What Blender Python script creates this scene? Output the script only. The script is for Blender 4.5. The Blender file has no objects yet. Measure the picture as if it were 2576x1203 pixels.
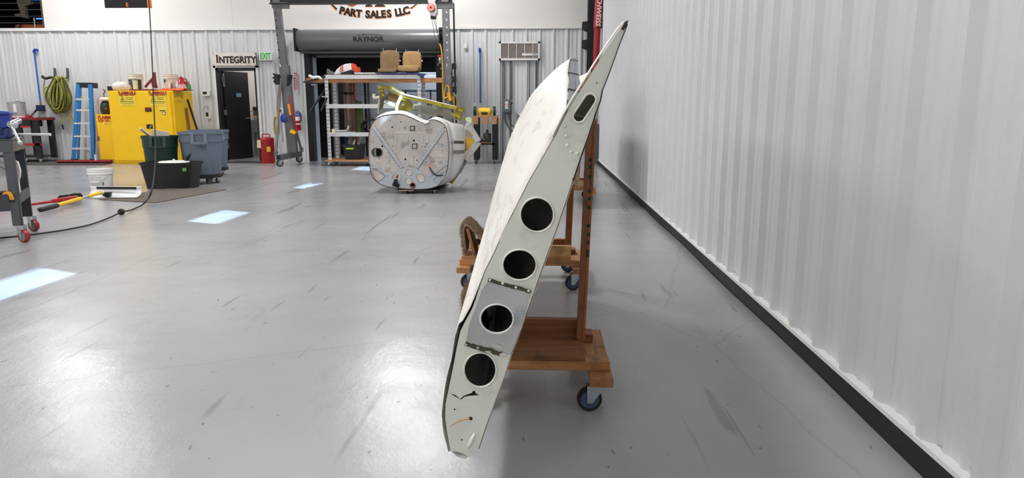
import bpy, bmesh, math, random
from mathutils import Vector, Matrix
random.seed(7)
SC = bpy.context.scene
COL = SC.collection
V = Vector
PI = math.pi
# ------------------------------------------------------------------ camera
F, PIT, YAW, CH = 1752.8, .1836, -.0406, 1.184
FW = V((math.sin(YAW)*math.cos(PIT), math.cos(YAW)*math.cos(PIT), -math.sin(PIT)))
RT = V((math.cos(YAW), -math.sin(YAW), 0)); UP = RT.cross(FW)
CAM = V((0, 0, CH))
cd = bpy.data.cameras.new('camera'); co = bpy.data.objects.new('camera', cd); COL.objects.link(co)
cd.sensor_width = 36; cd.lens = F/2576*36; cd.clip_start = .05; cd.clip_end = 200
co.location = CAM; co.rotation_euler = (PI/2-PIT, 0, -YAW)
SC.camera = co
def ray(x, y): return FW + RT*((x-1288)/F) - UP*((y-601.5)/F)
def fl(x, y, z=0.0):                    # point at height z seen at photo position x, y
    d = ray(x, y); return CAM + d*((z-CH)/d.z)
def at(x, y, Y):                        # point at depth Y
    d = ray(x, y); return CAM + d*(Y/d.y)
def ax(x, y, X):                        # point on the plane X
    d = ray(x, y); return CAM + d*(X/d.x)
# ------------------------------------------------------------------ light
SC.view_settings.view_transform = 'Standard'; SC.view_settings.look = 'None'
SC.view_settings.exposure = 0.20; SC.view_settings.gamma = 1.0; SC.view_settings.use_curve_mapping = False
w = bpy.data.worlds.new('World'); SC.world = w; w.use_nodes = True
wn = w.node_tree.nodes; wl = w.node_tree.links
bg = wn['Background']; bg.inputs['Strength'].default_value = .9
sky = wn.new('ShaderNodeTexSky'); sky.sky_type = 'NISHITA'; sky.sun_disc = False
sky.sun_elevation = math.radians(38); sky.sun_rotation = math.radians(113)
sky.altitude = 100; bg.inputs['Strength'].default_value = .12
wl.new(sky.outputs[0], bg.inputs[0])
SUN_DIR = V((-4.98, 2.17, -4.2)).normalized()
sd = bpy.data.lights.new('sun', 'SUN'); so = bpy.data.objects.new('sun', sd); COL.objects.link(so)
sd.energy = 21; sd.angle = math.radians(.5); sd.color = (.66, .84, 1.0)
so.rotation_euler = SUN_DIR.to_track_quat('-Z', 'Y').to_euler(); so.location = (12, -3, 12)
LAMP_STRENGTH = 74.0
# ------------------------------------------------------------------ materials
def s2l(c):
    return tuple(((v/255)/12.92 if v/255 <= .04045 else ((v/255+.055)/1.055)**2.4) for v in c)
def M(name, rgb, rough=.5, metal=0., var=.08, vs=6., dirt=None, dirt_amt=.5, ds=4., bump=0., bs=60., stretch=(1, 1, 1), spec=.5, coat=0.):
    m = bpy.data.materials.new(name); m.use_nodes = True
    nt = m.node_tree; n = nt.nodes; l = nt.links; p = n['Principled BSDF']
    c = s2l(rgb)
    p.inputs['Roughness'].default_value = rough; p.inputs['Metallic'].default_value = metal
    p.inputs['Specular IOR Level'].default_value = spec; p.inputs['Coat Weight'].default_value = coat
    tc = n.new('ShaderNodeTexCoord'); mp = n.new('ShaderNodeMapping'); l.new(tc.outputs['Object'], mp.inputs[0])
    mp.inputs['Scale'].default_value = stretch
    nz = n.new('ShaderNodeTexNoise'); nz.inputs['Scale'].default_value = vs; nz.inputs['Detail'].default_value = 5
    l.new(mp.outputs[0], nz.inputs['Vector'])
    r = n.new('ShaderNodeValToRGB'); r.color_ramp.elements[0].position = .3; r.color_ramp.elements[1].position = .7
    r.color_ramp.elements[0].color = tuple(max(0, v*(1-var)) for v in c)+(1,)
    r.color_ramp.elements[1].color = tuple(min(1, v*(1+var)) for v in c)+(1,)
    l.new(nz.outputs[0], r.inputs[0]); out = r.outputs[0]
    if dirt:
        nd = n.new('ShaderNodeTexNoise'); nd.inputs['Scale'].default_value = ds; nd.inputs['Detail'].default_value = 8; nd.inputs['Roughness'].default_value = .7
        l.new(mp.outputs[0], nd.inputs['Vector'])
        rd = n.new('ShaderNodeValToRGB'); rd.color_ramp.elements[0].position = 1-dirt_amt; rd.color_ramp.elements[1].position = min(1, 1-dirt_amt+.15)
        l.new(nd.outputs[0], rd.inputs[0])
        mx = n.new('ShaderNodeMixRGB'); mx.inputs[2].default_value = s2l(dirt)+(1,)
        l.new(rd.outputs[0], mx.inputs[0]); l.new(out, mx.inputs[1]); out = mx.outputs[0]
    l.new(out, p.inputs['Base Color'])
    if bump:
        nb = n.new('ShaderNodeTexNoise'); nb.inputs['Scale'].default_value = bs; nb.inputs['Detail'].default_value = 4
        l.new(mp.outputs[0], nb.inputs['Vector'])
        b = n.new('ShaderNodeBump'); b.inputs['Strength'].default_value = bump; b.inputs['Distance'].default_value = .01
        l.new(nb.outputs[0], b.inputs['Height']); l.new(b.outputs[0], p.inputs['Normal'])
    return m
def emis(name, rgb, strength):
    m = bpy.data.materials.new(name); m.use_nodes = True; p = m.node_tree.nodes['Principled BSDF']
    p.inputs['Base Color'].default_value = s2l(rgb)+(1,); p.inputs['Emission Color'].default_value = s2l(rgb)+(1,)
    p.inputs['Emission Strength'].default_value = strength
    return m
def clear(name, rgb, mixv=.85, rough=.1):
    m = bpy.data.materials.new(name); m.use_nodes = True; nt = m.node_tree; n = nt.nodes; l = nt.links
    p = n['Principled BSDF']; p.inputs['Base Color'].default_value = s2l(rgb)+(1,); p.inputs['Roughness'].default_value = rough
    t = n.new('ShaderNodeBsdfTransparent'); t.inputs[0].default_value = s2l(rgb)+(1,)
    x = n.new('ShaderNodeMixShader'); x.inputs[0].default_value = mixv
    l.new(p.outputs[0], x.inputs[1]); l.new(t.outputs[0], x.inputs[2]); l.new(x.outputs[0], n['Material Output'].inputs[0])
    return m
def wood(name, rgb, axis, dark=.55):
    m = bpy.data.materials.new(name); m.use_nodes = True; nt = m.node_tree; n = nt.nodes; l = nt.links; p = n['Principled BSDF']
    p.inputs['Roughness'].default_value = .62; c = s2l(rgb)
    tc = n.new('ShaderNodeTexCoord'); mp = n.new('ShaderNodeMapping'); l.new(tc.outputs['Object'], mp.inputs[0])
    s = [28, 28, 28]; s[axis] = 1.6; mp.inputs['Scale'].default_value = s
    nz = n.new('ShaderNodeTexNoise'); nz.inputs['Scale'].default_value = 1.6; nz.inputs['Detail'].default_value = 6; nz.inputs['Distortion'].default_value = .6
    l.new(mp.outputs[0], nz.inputs['Vector'])
    r = n.new('ShaderNodeValToRGB'); e = r.color_ramp.elements
    e[0].position = .25; e[0].color = tuple(v*dark for v in c)+(1,); e[1].position = .62; e[1].color = c+(1,)
    e2 = e.new(.8); e2.color = tuple(v*.8 for v in c)+(1,)
    l.new(nz.outputs[0], r.inputs[0])
    n2 = n.new('ShaderNodeTexNoise'); n2.inputs['Scale'].default_value = 7; n2.inputs['Detail'].default_value = 6
    l.new(tc.outputs['Object'], n2.inputs['Vector'])
    r2 = n.new('ShaderNodeValToRGB'); r2.color_ramp.elements[0].position = .56; r2.color_ramp.elements[1].position = .75
    l.new(n2.outputs[0], r2.inputs[0])
    mx = n.new('ShaderNodeMixRGB'); mx.inputs[2].default_value = tuple(v*.28 for v in c)+(1,)
    l.new(r2.outputs[0], mx.inputs[0]); l.new(r.outputs[0], mx.inputs[1]); l.new(mx.outputs[0], p.inputs['Base Color'])
    b = n.new('ShaderNodeBump'); b.inputs['Strength'].default_value = .15; l.new(nz.outputs[0], b.inputs['Height']); l.new(b.outputs[0], p.inputs['Normal'])
    return m
def floor_mat():
    m = bpy.data.materials.new('coated_concrete'); m.use_nodes = True; nt = m.node_tree; n = nt.nodes; l = nt.links; p = n['Principled BSDF']
    tc = n.new('ShaderNodeTexCoord')
    def noise(scale, detail=5, st=(1, 1, 1), rot=0, rough=.5, dist=0):
        mp = n.new('ShaderNodeMapping'); mp.inputs['Scale'].default_value = st; mp.inputs['Rotation'].default_value = (0, 0, rot)
        l.new(tc.outputs['Object'], mp.inputs[0]); z = n.new('ShaderNodeTexNoise'); z.inputs['Scale'].default_value = scale
        z.inputs['Detail'].default_value = detail; z.inputs['Roughness'].default_value = rough; z.inputs['Distortion'].default_value = dist
        l.new(mp.outputs[0], z.inputs['Vector']); return z.outputs[0]
    def ramp(src, a, b, ca=(0, 0, 0, 1), cb=(1, 1, 1, 1)):
        r = n.new('ShaderNodeValToRGB'); r.color_ramp.elements[0].position = a; r.color_ramp.elements[1].position = b
        r.color_ramp.elements[0].color = ca; r.color_ramp.elements[1].color = cb; l.new(src, r.inputs[0]); return r.outputs[0]
    def mix(fac, a, colr, amt=1., kind='MIX'):
        x = n.new('ShaderNodeMixRGB'); x.blend_type = kind; x.inputs[2].default_value = tuple(colr)+(1,)
        mu = n.new('ShaderNodeMath'); mu.operation = 'MULTIPLY'; mu.inputs[1].default_value = amt; l.new(fac, mu.inputs[0]); l.new(mu.outputs[0], x.inputs[0])
        l.new(a, x.inputs[1]); return x.outputs[0]
    base = ramp(noise(.55, 6), .3, .7, s2l((150, 150, 153))+(1,), s2l((167, 167, 169))+(1,))
    c = mix(ramp(noise(2.2, 8, (1, .35, 1), .2, .7), .58, .72), base, s2l((130, 128, 127)), .4)
    # scuffs and tyre streaks, in three directions
    for sc, st, ro, a, b, amt in ((5, (1, .09, 1), 1.45, .665, .70, .45), (6, (1, .07, 1), .9, .675, .71, .45), (7, (1, .10, 1), -1.1, .675, .71, .4), (26, (1, .5, 1), .3, .70, .73, .55), (9, (1, .03, 1), .5, .69, .71, .4)):
        c = mix(ramp(noise(sc, 3, st, ro, .55, .3), a, b), c, s2l((84, 76, 70)), amt)
    vo = n.new('ShaderNodeTexVoronoi'); vo.feature = 'DISTANCE_TO_EDGE'; vo.inputs['Scale'].default_value = .42
    mp = n.new('ShaderNodeMapping'); mp.inputs['Rotation'].default_value = (0, 0, .5); l.new(tc.outputs['Object'], mp.inputs[0])
    nv = n.new('ShaderNodeTexNoise'); nv.inputs['Scale'].default_value = 3.; l.new(tc.outputs['Object'], nv.inputs['Vector'])
    ad = n.new('ShaderNodeMixRGB'); ad.inputs[0].default_value = .06; l.new(mp.outputs[0], ad.inputs[1]); l.new(nv.outputs[1], ad.inputs[2]); l.new(ad.outputs[0], vo.inputs['Vector'])
    crack = ramp(vo.outputs['Distance'], .0, .004, (1, 1, 1, 1), (0, 0, 0, 1))
    c = mix(crack, c, s2l((100, 96, 92)), .18)
    l.new(c, p.inputs['Base Color'])
    rr = n.new('ShaderNodeMapRange'); l.new(noise(1.6, 7, (1, .5, 1), .3, .7), rr.inputs[0])
    rr.inputs[1].default_value = .3; rr.inputs[2].default_value = .75; rr.inputs[3].default_value = .17; rr.inputs[4].default_value = .262
    l.new(rr.outputs[0], p.inputs['Roughness']); p.inputs['Specular IOR Level'].default_value = .55
    b = n.new('ShaderNodeBump'); b.inputs['Strength'].default_value = .16; b.inputs['Distance'].default_value = .012
    l.new(noise(22, 8, (1, .6, 1), 0, .65), b.inputs['Height'])
    b2 = n.new('ShaderNodeBump'); b2.inputs['Strength'].default_value = .10; b2.inputs['Distance'].default_value = .25
    l.new(noise(.8, 3), b2.inputs['Height']); l.new(b2.outputs[0], b.inputs['Normal']); l.new(b.outputs[0], p.inputs['Normal'])
    return m
# shared palette
m_white = M('white_paint', (226, 226, 224), .55, var=.02)
m_sheet = M('white_steel_sheet', (207, 209, 211), .38, var=.03, vs=2)
m_drywall = M('drywall_paint', (224, 222, 219), .7, var=.015, vs=1)
m_black = M('black_plastic', (22, 23, 25), .45, var=.2)
m_blackm = M('black_steel', (28, 28, 30), .4, .3, var=.15)
m_rubber = M('rubber', (30, 30, 32), .7, var=.2)
m_steel = M('grey_steel', (118, 118, 120), .45, .4, var=.12, dirt=(80, 78, 75), dirt_amt=.4)
m_dsteel = M('dark_grey_steel', (88, 90, 92), .5, .2, var=.08)
m_zinc = M('zinc_plate', (190, 196, 200), .3, .85, var=.1)
m_alu = M('bare_aluminium', (186, 186, 184), .35, .75, var=.1, dirt=(120, 112, 104), dirt_amt=.42, ds=6)
m_red = M('red_paint', (168, 26, 32), .4, var=.08)
m_dred = M('dark_red', (120, 20, 24), .45, var=.1)
m_blue = M('blue_paint', (34, 62, 150), .4, var=.08)
m_lblue = M('light_blue_fibreglass', (38, 120, 190), .45, var=.06)
m_pipe = M('blue_pipe', (28, 92, 190), .35)
m_yellow = M('cabinet_yellow', (246, 198, 14), .42, var=.03, dirt=(180, 140, 30), dirt_amt=.3, ds=9)
m_syel = M('sticker_yellow', (238, 214, 70), .5, var=.03)
m_tyel = M('tool_yellow', (240, 196, 24), .4)
m_orange = M('orange_cloth', (232, 92, 30), .8)
m_dgreen = M('dark_green_plastic', (14, 50, 42), .45, var=.12)
m_gcan = M('grey_blue_plastic', (100, 112, 126), .5, var=.08, dirt=(66, 72, 82), dirt_amt=.4, ds=3, stretch=(1, 1, .3))
m_wood = wood('pine_x', (190, 134, 84), 0); m_woody = wood('pine_y', (178, 124, 80), 1); m_woodz = wood('pine_z', (146, 96, 60), 2)
m_paleX = wood('pale_pine_x', (222, 172, 112), 0, .75)
m_dwoodX = wood('stained_pine_x', (150, 98, 60), 0, .45)
m_tan = M('tan_upholstery', (126, 100, 70), .9, var=.12, vs=9, bump=.15, bs=300)
m_tan2 = M('light_tan_upholstery', (158, 126, 84), .9, var=.1, vs=9, bump=.15, bs=300)
m_navy = M('navy_cloth', (26, 40, 84), .9)
m_carpet = M('brown_carpet', (150, 128, 100), 1., var=.45, vs=90, bump=1., bs=160)
m_fleece = M('beige_fleece', (196, 172, 138), 1., var=.3, vs=60, bump=.8, bs=120)
m_lens = emis('lamp_lens', (253, 251, 250), LAMP_STRENGTH)
m_lens2 = emis('front_fill_lens', (253, 251, 250), LAMP_STRENGTH*.62)  # dimmer front row, added to brighten the wing's end rib
m_primer = M('green_primer', (228, 231, 219), .42, .05, var=.04, vs=5, dirt=(204, 202, 184), dirt_amt=.45, ds=5)
m_wskin = M('worn_white_wing_paint', (232, 230, 223), .45, var=.03, vs=4, dirt=(186, 181, 174), dirt_amt=.47, ds=9, stretch=(1, .22, 1))
m_zchrom = M('zinc_chromate', (158, 146, 44), .5, .1, var=.2, vs=8, dirt=(88, 80, 34), dirt_amt=.4, ds=7)
m_olive = M('olive_primer', (74, 72, 52), .6, .1, var=.25, vs=30)
m_ink = M('black_ink', (20, 20, 22), .6)
m_redink = M('red_ink', (170, 26, 22), .6)
m_orink = M('orange_ink', (236, 126, 40), .6)
m_bare = M('scuffed_bare_metal', (192, 195, 194), .38, .3, var=.14, vs=6, dirt=(120, 122, 124), dirt_amt=.45, ds=8)
# ------------------------------------------------------------------ builders
def root_loc(o):
    while o.parent: o = o.parent
    return o.location.copy()
class MB:
    def __init__(s): s.v = []; s.f = []
    def add(s, vs, fs):
        k = len(s.v); s.v += [V(p) for p in vs]; s.f += [tuple(i+k for i in f) for f in fs]; return s
    def box(s, a, b):
        (x0, y0, z0), (x1, y1, z1) = a, b
        x0, x1 = min(x0, x1), max(x0, x1); y0, y1 = min(y0, y1), max(y0, y1); z0, z1 = min(z0, z1), max(z0, z1)
        return s.add([(x0, y0, z0), (x1, y0, z0), (x1, y1, z0), (x0, y1, z0), (x0, y0, z1), (x1, y0, z1), (x1, y1, z1), (x0, y1, z1)],
                     [(3, 2, 1, 0), (4, 5, 6, 7), (0, 1, 5, 4), (1, 2, 6, 5), (2, 3, 7, 6), (3, 0, 4, 7)])
    def bar(s, p, q, w, t, side=V((1, 0, 0))):          # rectangular bar from p to q, w along side, t across
        p, q = V(p), V(q); d = (q-p).normalized(); sx = (side-d*side.dot(d)).normalized(); sy = d.cross(sx)
        a, b = sx*(w/2), sy*(t/2)
        vs = [p-a-b, p+a-b, p+a+b, p-a+b, q-a-b, q+a-b, q+a+b, q-a+b]
        return s.add(vs, [(3, 2, 1, 0), (4, 5, 6, 7), (0, 1, 5, 4), (1, 2, 6, 5), (2, 3, 7, 6), (3, 0, 4, 7)])
    def cyl(s, p, q, r, r2=None, n=16, cap=True):
        p, q = V(p), V(q); r2 = r if r2 is None else r2; d = (q-p).normalized()
        a = d.orthogonal().normalized(); b = d.cross(a); vs = []
        for c, rr in ((p, r), (q, r2)):
            vs += [c+(a*math.cos(2*PI*i/n)+b*math.sin(2*PI*i/n))*rr for i in range(n)]
        fs = [(i, (i+1) % n, n+(i+1) % n, n+i) for i in range(n)]
        if cap: fs += [tuple(range(n-1, -1, -1)), tuple(range(n, 2*n))]
        return s.add(vs, fs)
    def tube(s, pts, r, n=8, closed=False):
        pts = [V(p) for p in pts]; m = len(pts); vs = []; prev = None
        for i, p in enumerate(pts):
            if closed: d = pts[(i+1) % m]-pts[i-1]
            else: d = pts[min(i+1, m-1)]-pts[max(i-1, 0)]
            d = d.normalized() if d.length > 1e-9 else V((0, 0, 1))
            a = d.orthogonal().normalized() if prev is None else (prev-d*prev.dot(d)).normalized()
            prev = a; b = d.cross(a); rr = r[i] if isinstance(r, (list, tuple)) else r
            vs += [p+(a*math.cos(2*PI*k/n)+b*math.sin(2*PI*k/n))*rr for k in range(n)]
        fs = []
        for i in range(m if closed else m-1):
            j = (i+1) % m
            fs += [(i*n+k, i*n+(k+1) % n, j*n+(k+1) % n, j*n+k) for k in range(n)]
        if not closed: fs += [tuple(range(n-1, -1, -1)), tuple(range((m-1)*n, m*n))]
        return s.add(vs, fs)
    def lathe(s, prof, c=(0, 0, 0), n=24, axis=V((0, 0, 1)), cap=True):
        c = V(c); axis = V(axis).normalized(); a = axis.orthogonal().normalized(); b = axis.cross(a); vs = []
        for r, h in prof: vs += [c+axis*h+(a*math.cos(2*PI*i/n)+b*math.sin(2*PI*i/n))*r for i in range(n)]
        fs = []
        for j in range(len(prof)-1):
            fs += [(j*n+i, j*n+(i+1) % n, (j+1)*n+(i+1) % n, (j+1)*n+i) for i in range(n)]
        if cap: fs += [tuple(range(n-1, -1, -1)), tuple(range((len(prof)-1)*n, len(prof)*n))]
        return s.add(vs, fs)
    def prism(s, poly, vec):
        poly = [V(p) for p in poly]; vec = V(vec); n = len(poly)
        return s.add(poly+[p+vec for p in poly], [tuple(range(n-1, -1, -1)), tuple(range(n, 2*n))]+[(i, (i+1) % n, n+(i+1) % n, n+i) for i in range(n)])
    def loft(s, rings, closed=True, caps=False):
        n = len(rings[0]); vs = [p for r in rings for p in r]; fs = []
        for j in range(len(rings)-1):
            for i in range(n if closed else n-1):
                k = (i+1) % n; fs.append((j*n+i, j*n+k, (j+1)*n+k, (j+1)*n+i))
        if caps: fs += [tuple(range(n-1, -1, -1)), tuple(range((len(rings)-1)*n, len(rings)*n))]
        return s.add(vs, fs)
    def sphere(s, c, r, n=12, sq=(1, 1, 1)):
        c = V(c); vs = []; m = max(4, n//2)
        for j in range(m+1):
            th = PI*j/m
            vs += [c+V((math.sin(th)*math.cos(2*PI*i/n)*r*sq[0], math.sin(th)*math.sin(2*PI*i/n)*r*sq[1], math.cos(th)*r*sq[2])) for i in range(n)]
        return s.add(vs, [(j*n+i, (j+1)*n+i, (j+1)*n+(i+1) % n, j*n+(i+1) % n) for j in range(m) for i in range(n)])
    def mesh(s, name, off):
        me = bpy.data.meshes.new(name); me.from_pydata([p-off for p in s.v], [], s.f); me.update()
        bm = bmesh.new(); bm.from_mesh(me); bmesh.ops.remove_doubles(bm, verts=bm.verts, dist=1e-6)
        bmesh.ops.recalc_face_normals(bm, faces=bm.faces); bm.to_mesh(me); bm.free(); return me
    def build(s, name, mat, parent=None, smooth=False, bev=0, local=False, solid=0, sub=0):
        off = V((0, 0, 0)) if (parent is None or local) else root_loc(parent)
        me = s.mesh(name, off); o = bpy.data.objects.new(name, me); COL.objects.link(o); me.materials.append(mat)
        if parent is not None: o.parent = parent
        if smooth:
            for f in me.polygons: f.use_smooth = True
            if smooth != 'all': me.set_sharp_from_angle(angle=math.radians(40))
        if solid: md = o.modifiers.new('solid', 'SOLIDIFY'); md.thickness = solid; md.offset = 0
        if sub: md = o.modifiers.new('sub', 'SUBSURF'); md.levels = sub; md.render_levels = sub
        if bev: md = o.modifiers.new('bev', 'BEVEL'); md.width = bev; md.segments = 2; md.limit_method = 'ANGLE'
        return o
def tag(o, label, cat, group=None):
    o['label'] = label; o['category'] = cat
    if group: o['group'] = group
    return o
def thing(name, label, cat, loc=(0, 0, 0), group=None, rz=0):
    o = bpy.data.objects.new(name, None); COL.objects.link(o); o.location = loc; o.rotation_euler = (0, 0, rz)
    o.empty_display_size = .1; return tag(o, label, cat, group)
def struct(o): o['kind'] = 'structure'; return o
def copy_tree(o, parent=None):
    c = o.copy(); COL.objects.link(c); c.parent = parent
    for ch in [x for x in o.children]: copy_tree(ch, c)
    return c
def curve_mesh(name, cu, fn, off):
    ob = bpy.data.objects.new('tmp', cu); COL.objects.link(ob)
    dg = bpy.context.evaluated_depsgraph_get(); dg.update()
    me = bpy.data.meshes.new_from_object(ob.evaluated_get(dg)); COL.objects.unlink(ob); bpy.data.objects.remove(ob); bpy.data.curves.remove(cu)
    me.name = name
    for v in me.vertices: v.co = fn(v.co.copy())-off
    bm = bmesh.new(); bm.from_mesh(me); bmesh.ops.remove_doubles(bm, verts=bm.verts, dist=1e-6); bmesh.ops.recalc_face_normals(bm, faces=bm.faces); bm.to_mesh(me); bm.free()
    return me
def finish(name, me, mat, parent):
    o = bpy.data.objects.new(name, me); COL.objects.link(o); me.materials.clear(); me.materials.append(mat)
    for f in me.polygons: f.material_index = 0
    if parent is not None: o.parent = parent
    return o
def plate(name, outline, holes, fn, thick, mat, parent=None):    # flat plate with cut-outs; fn maps (u, v, w) to the world
    cu = bpy.data.curves.new(name, 'CURVE'); cu.dimensions = '2D'; cu.fill_mode = 'BOTH'; cu.extrude = thick/2
    for pts in [outline]+list(holes):
        sp = cu.splines.new('POLY'); sp.points.add(len(pts)-1); sp.use_cyclic_u = True
        for i, (x, y) in enumerate(pts): sp.points[i].co = (x, y, 0, 1)
    return finish(name, curve_mesh(name, cu, fn, root_loc(parent) if parent else V((0, 0, 0))), mat, parent)
def text(name, body, size, org, mat, parent=None, u=V((1, 0, 0)), v=V((0, 0, 1)), ext=.002, bold=0., sx=1., align='CENTER', shear=0.):
    cu = bpy.data.curves.new(name, 'FONT'); cu.body = body; cu.size = size; cu.align_x = align; cu.align_y = 'CENTER'
    cu.extrude = ext; cu.offset = bold; cu.shear = shear; cu.resolution_u = 3; w_ = u.cross(v); org = V(org)
    return finish(name, curve_mesh(name, cu, lambda c: org+u*(c.x*sx)+v*c.y+w_*c.z, root_loc(parent) if parent else V((0, 0, 0))), mat, parent)
def arcpts(ps, n=8):
    out = []
    P = [V(p) for p in ps]
    for i in range(len(P)-1):
        p0 = P[max(i-1, 0)]; p1 = P[i]; p2 = P[i+1]; p3 = P[min(i+2, len(P)-1)]
        for k_ in range(n):
            t_ = k_/n; out.append(.5*((2*p1)+(p2-p0)*t_+(2*p0-5*p1+4*p2-p3)*t_*t_+(3*p1-p0-3*p2+p3)*t_**3))
    out.append(P[-1]); return out
def ell(cx, cy, rx, ry, n=28): return [(cx+rx*math.cos(2*PI*i/n), cy+ry*math.sin(2*PI*i/n)) for i in range(n)]
# ================================================================== THE SETTING
YB, XR, XL, YF, ZC = 16.22, 1.282, -14.2, -7.0, 7.2
RP = .3048
def prof(u):                                # ribbed sheet: height of the surface at distance u from a big rib
    u = (u+RP/2) % RP - RP/2
    def trap(d, base, top, h): d = abs(d); return h if d <= top else (0 if d >= base else h*(base-d)/(base-top))
    return max(trap(u, .046, .017, .032), trap(abs(u)-RP/3, .022, .008, .007))
BREAKS = [s*b for b in (.046, .017, RP/3-.022, RP/3-.008, RP/3+.008, RP/3+.022) for s in (-1, 1)]
def ribbed(u0, u1, z0, z1, org, fn):
    us = {u0, u1}
    for i in range(int((u0-org)/RP)-2, int((u1-org)/RP)+3):
        for b in BREAKS:
            t = org+i*RP+b
            if u0 < t < u1: us.add(t)
    us = sorted(us); mb = MB()
    mb.loft([[fn(t, prof(t-org), z0) for t in us], [fn(t, prof(t-org), z1) for t in us]], closed=False)
    return mb
floor = struct(MB().box((XL-1, YF-1, -.2), (XR+1.5, 22, 0)).build('floor', floor_mat()))
# --- openings of the back wall
D1 = [at(553, 290, YB).x, at(652, 290, YB).x, at(590, 171, YB).z]
RO = [at(777, 270, YB).x, at(1112, 270, YB).x, at(940, 128, YB).z]
ZT = 3.0
MZ = at(110, 40, YB).x                       # right jamb of the mezzanine opening
bk = MB()
for a, b, z0, z1 in ((XL-.2, D1[0], 0, ZT), (D1[0], D1[1], D1[2], ZT), (D1[1], RO[0], 0, ZT), (RO[0], RO[1], RO[2], ZT), (RO[1], XR+.2, 0, ZT)):
    bk.box((a, YB+.01, z0), (b, YB+.16, z1))
bk.box((MZ, YB-.01, ZT), (XR+.2, YB+.16, ZC)); bk.box((XL-.2, YB-.01, 4.6), (MZ, YB+.16, ZC))
wall_back = struct(bk.build('wall_back', m_drywall))
X0 = -12.2243
edges = sorted([X0-RP/2+.9144*j for j in range(-3, 16)]+[D1[0], D1[1], RO[0], RO[1], XL, XR])
edges = [e for e in edges if XL <= e <= XR]
for a, b in zip(edges[:-1], edges[1:]):
    if b-a < .01: continue
    mid = (a+b)/2
    z0 = D1[2] if D1[0] < mid < D1[1] else (RO[2] if RO[0] < mid < RO[1] else 0.0)
    ribbed(a, b, z0, ZT, X0, lambda t, h, z: V((t, YB-h, z))).build('panel', m_sheet, wall_back)
MB().box((XL, YB-.05, ZT-.01), (XR, YB-.0, ZT+.03)).build('flashing', m_white, wall_back)
MB().box((XL, YB-.055, ZT-.035), (XR, YB-.05, ZT+.03)).build('flashing', m_white, wall_back)
sx = at(584, 40, YB).x
MB().box((sx, YB-.013, ZT+.05), (sx+.012, YB-.01, 5)).build('joint_strip', M('joint', (214, 211, 206), .7), wall_back)
# --- right wall = big ribbed door with a rubber seal and high windows
WZ = (3.95, 4.45); WY = [2.35, 5.45, 8.70, 12.0]; WW = .95
rb = MB(); rb.box((XR+.06, YF, .06), (XR+.2, YB+.1, WZ[0])); rb.box((XR+.06, YF, WZ[1]), (XR+.2, YB+.1, ZC))
ys = [YF]+[y+s*WW/2 for y in WY for s in (-1, 1)]+[YB+.1]
for a, b in zip(ys[0::2], ys[1::2]): rb.box((XR+.06, a, WZ[0]), (XR+.2, b, WZ[1]))
wall_right = struct(rb.build('wall_right', m_sheet))
S0 = 1.9785-.055
j = -10
while S0-RP/2+.9144*j < YB:
    a = max(YF, S0-RP/2+.9144*j); b = min(YB, S0-RP/2+.9144*(j+1)); j += 1
    if b-a < .02: continue
    ribbed(a, b, .102, 3.8, S0, lambda t, h, z: V((XR-h+.02, t, z))).build('panel', m_sheet, wall_right)
MB().box((XR-.020, YF, .086), (XR+.06, YB-.3, .104)).build('sill_angle', m_white, wall_right)
MB().box((XR-.035, YF, 3.8), (XR+.06, YB, 3.86)).build('top_angle', m_white, wall_right)
seal = MB()
seal.loft([[V((XR+.05, y, 0.002)), V((XR-.02+.006*math.sin(y*2.3), y, 0.002)), V((XR-.034+.006*math.sin(y*2.3+.4), y, .03)), V((XR-.014, y, .086)), V((XR+.05, y, .086))] for y in [YF+.5*i for i in range(int((YB-.3-YF)/.5)+1)]], caps=True)
seal.build('rubber_seal', M('seal_rubber', (15, 14, 13), .7, var=.15), wall_right, smooth=True)
m_screw = M('screw_head', (206, 206, 202), .35, .5)
sm = MB().cyl((0, 0, 0), (-.004, 0, 0), .009, n=10).cyl((-.004, 0, 0), (-.011, 0, 0), .0055, n=6).mesh('screw', V((0, 0, 0))); sm.materials.append(m_screw)
for i in range(48):
    y = S0+.055+RP*i
    if y > 15.8: break
    for dy, dz, on in ((0, .128, True), (RP*.52, .124, i < 10 and i % 2 == 0)):
        if on:
            o = bpy.data.objects.new('screw', sm); COL.objects.link(o); o.parent = wall_right; o.location = (XR-prof(y+dy-S0)+.02, y+dy, dz)
m_pane = clear('window_glass', (235, 245, 250), .92, .02)
for i, y in enumerate(WY):
    fr = MB()
    for dz in (WZ[0], WZ[1]-.03): fr.box((XR+.04, y-WW/2, dz), (XR+.1, y+WW/2, dz+.03))
    for dy in (-WW/2, WW/2-.03): fr.box((XR+.04, y+dy, WZ[0]), (XR+.1, y+dy+.03, WZ[1]))
    wo = struct(fr.build('window_%d' % (i+1), m_white))
    MB().box((XR+.08, y-WW/2+.03, WZ[0]+.03), (XR+.086, y+WW/2-.03, WZ[1]-.03)).build('pane', m_pane, wo)
# --- walls and ceiling outside the frame
struct(MB().box((XL-.2, YF, 0), (XL, YB+.1, ZC)).build('wall_left', m_drywall))
struct(MB().box((XL-.2, YF-.2, 0), (XR+.2, YF, ZC)).build('wall_front', m_drywall))
struct(MB().box((XL-.2, YF-.2, ZC), (XR+.2, 22, ZC+.2)).build('ceiling', M('ceiling_liner', (228, 228, 226), .7)))
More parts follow.
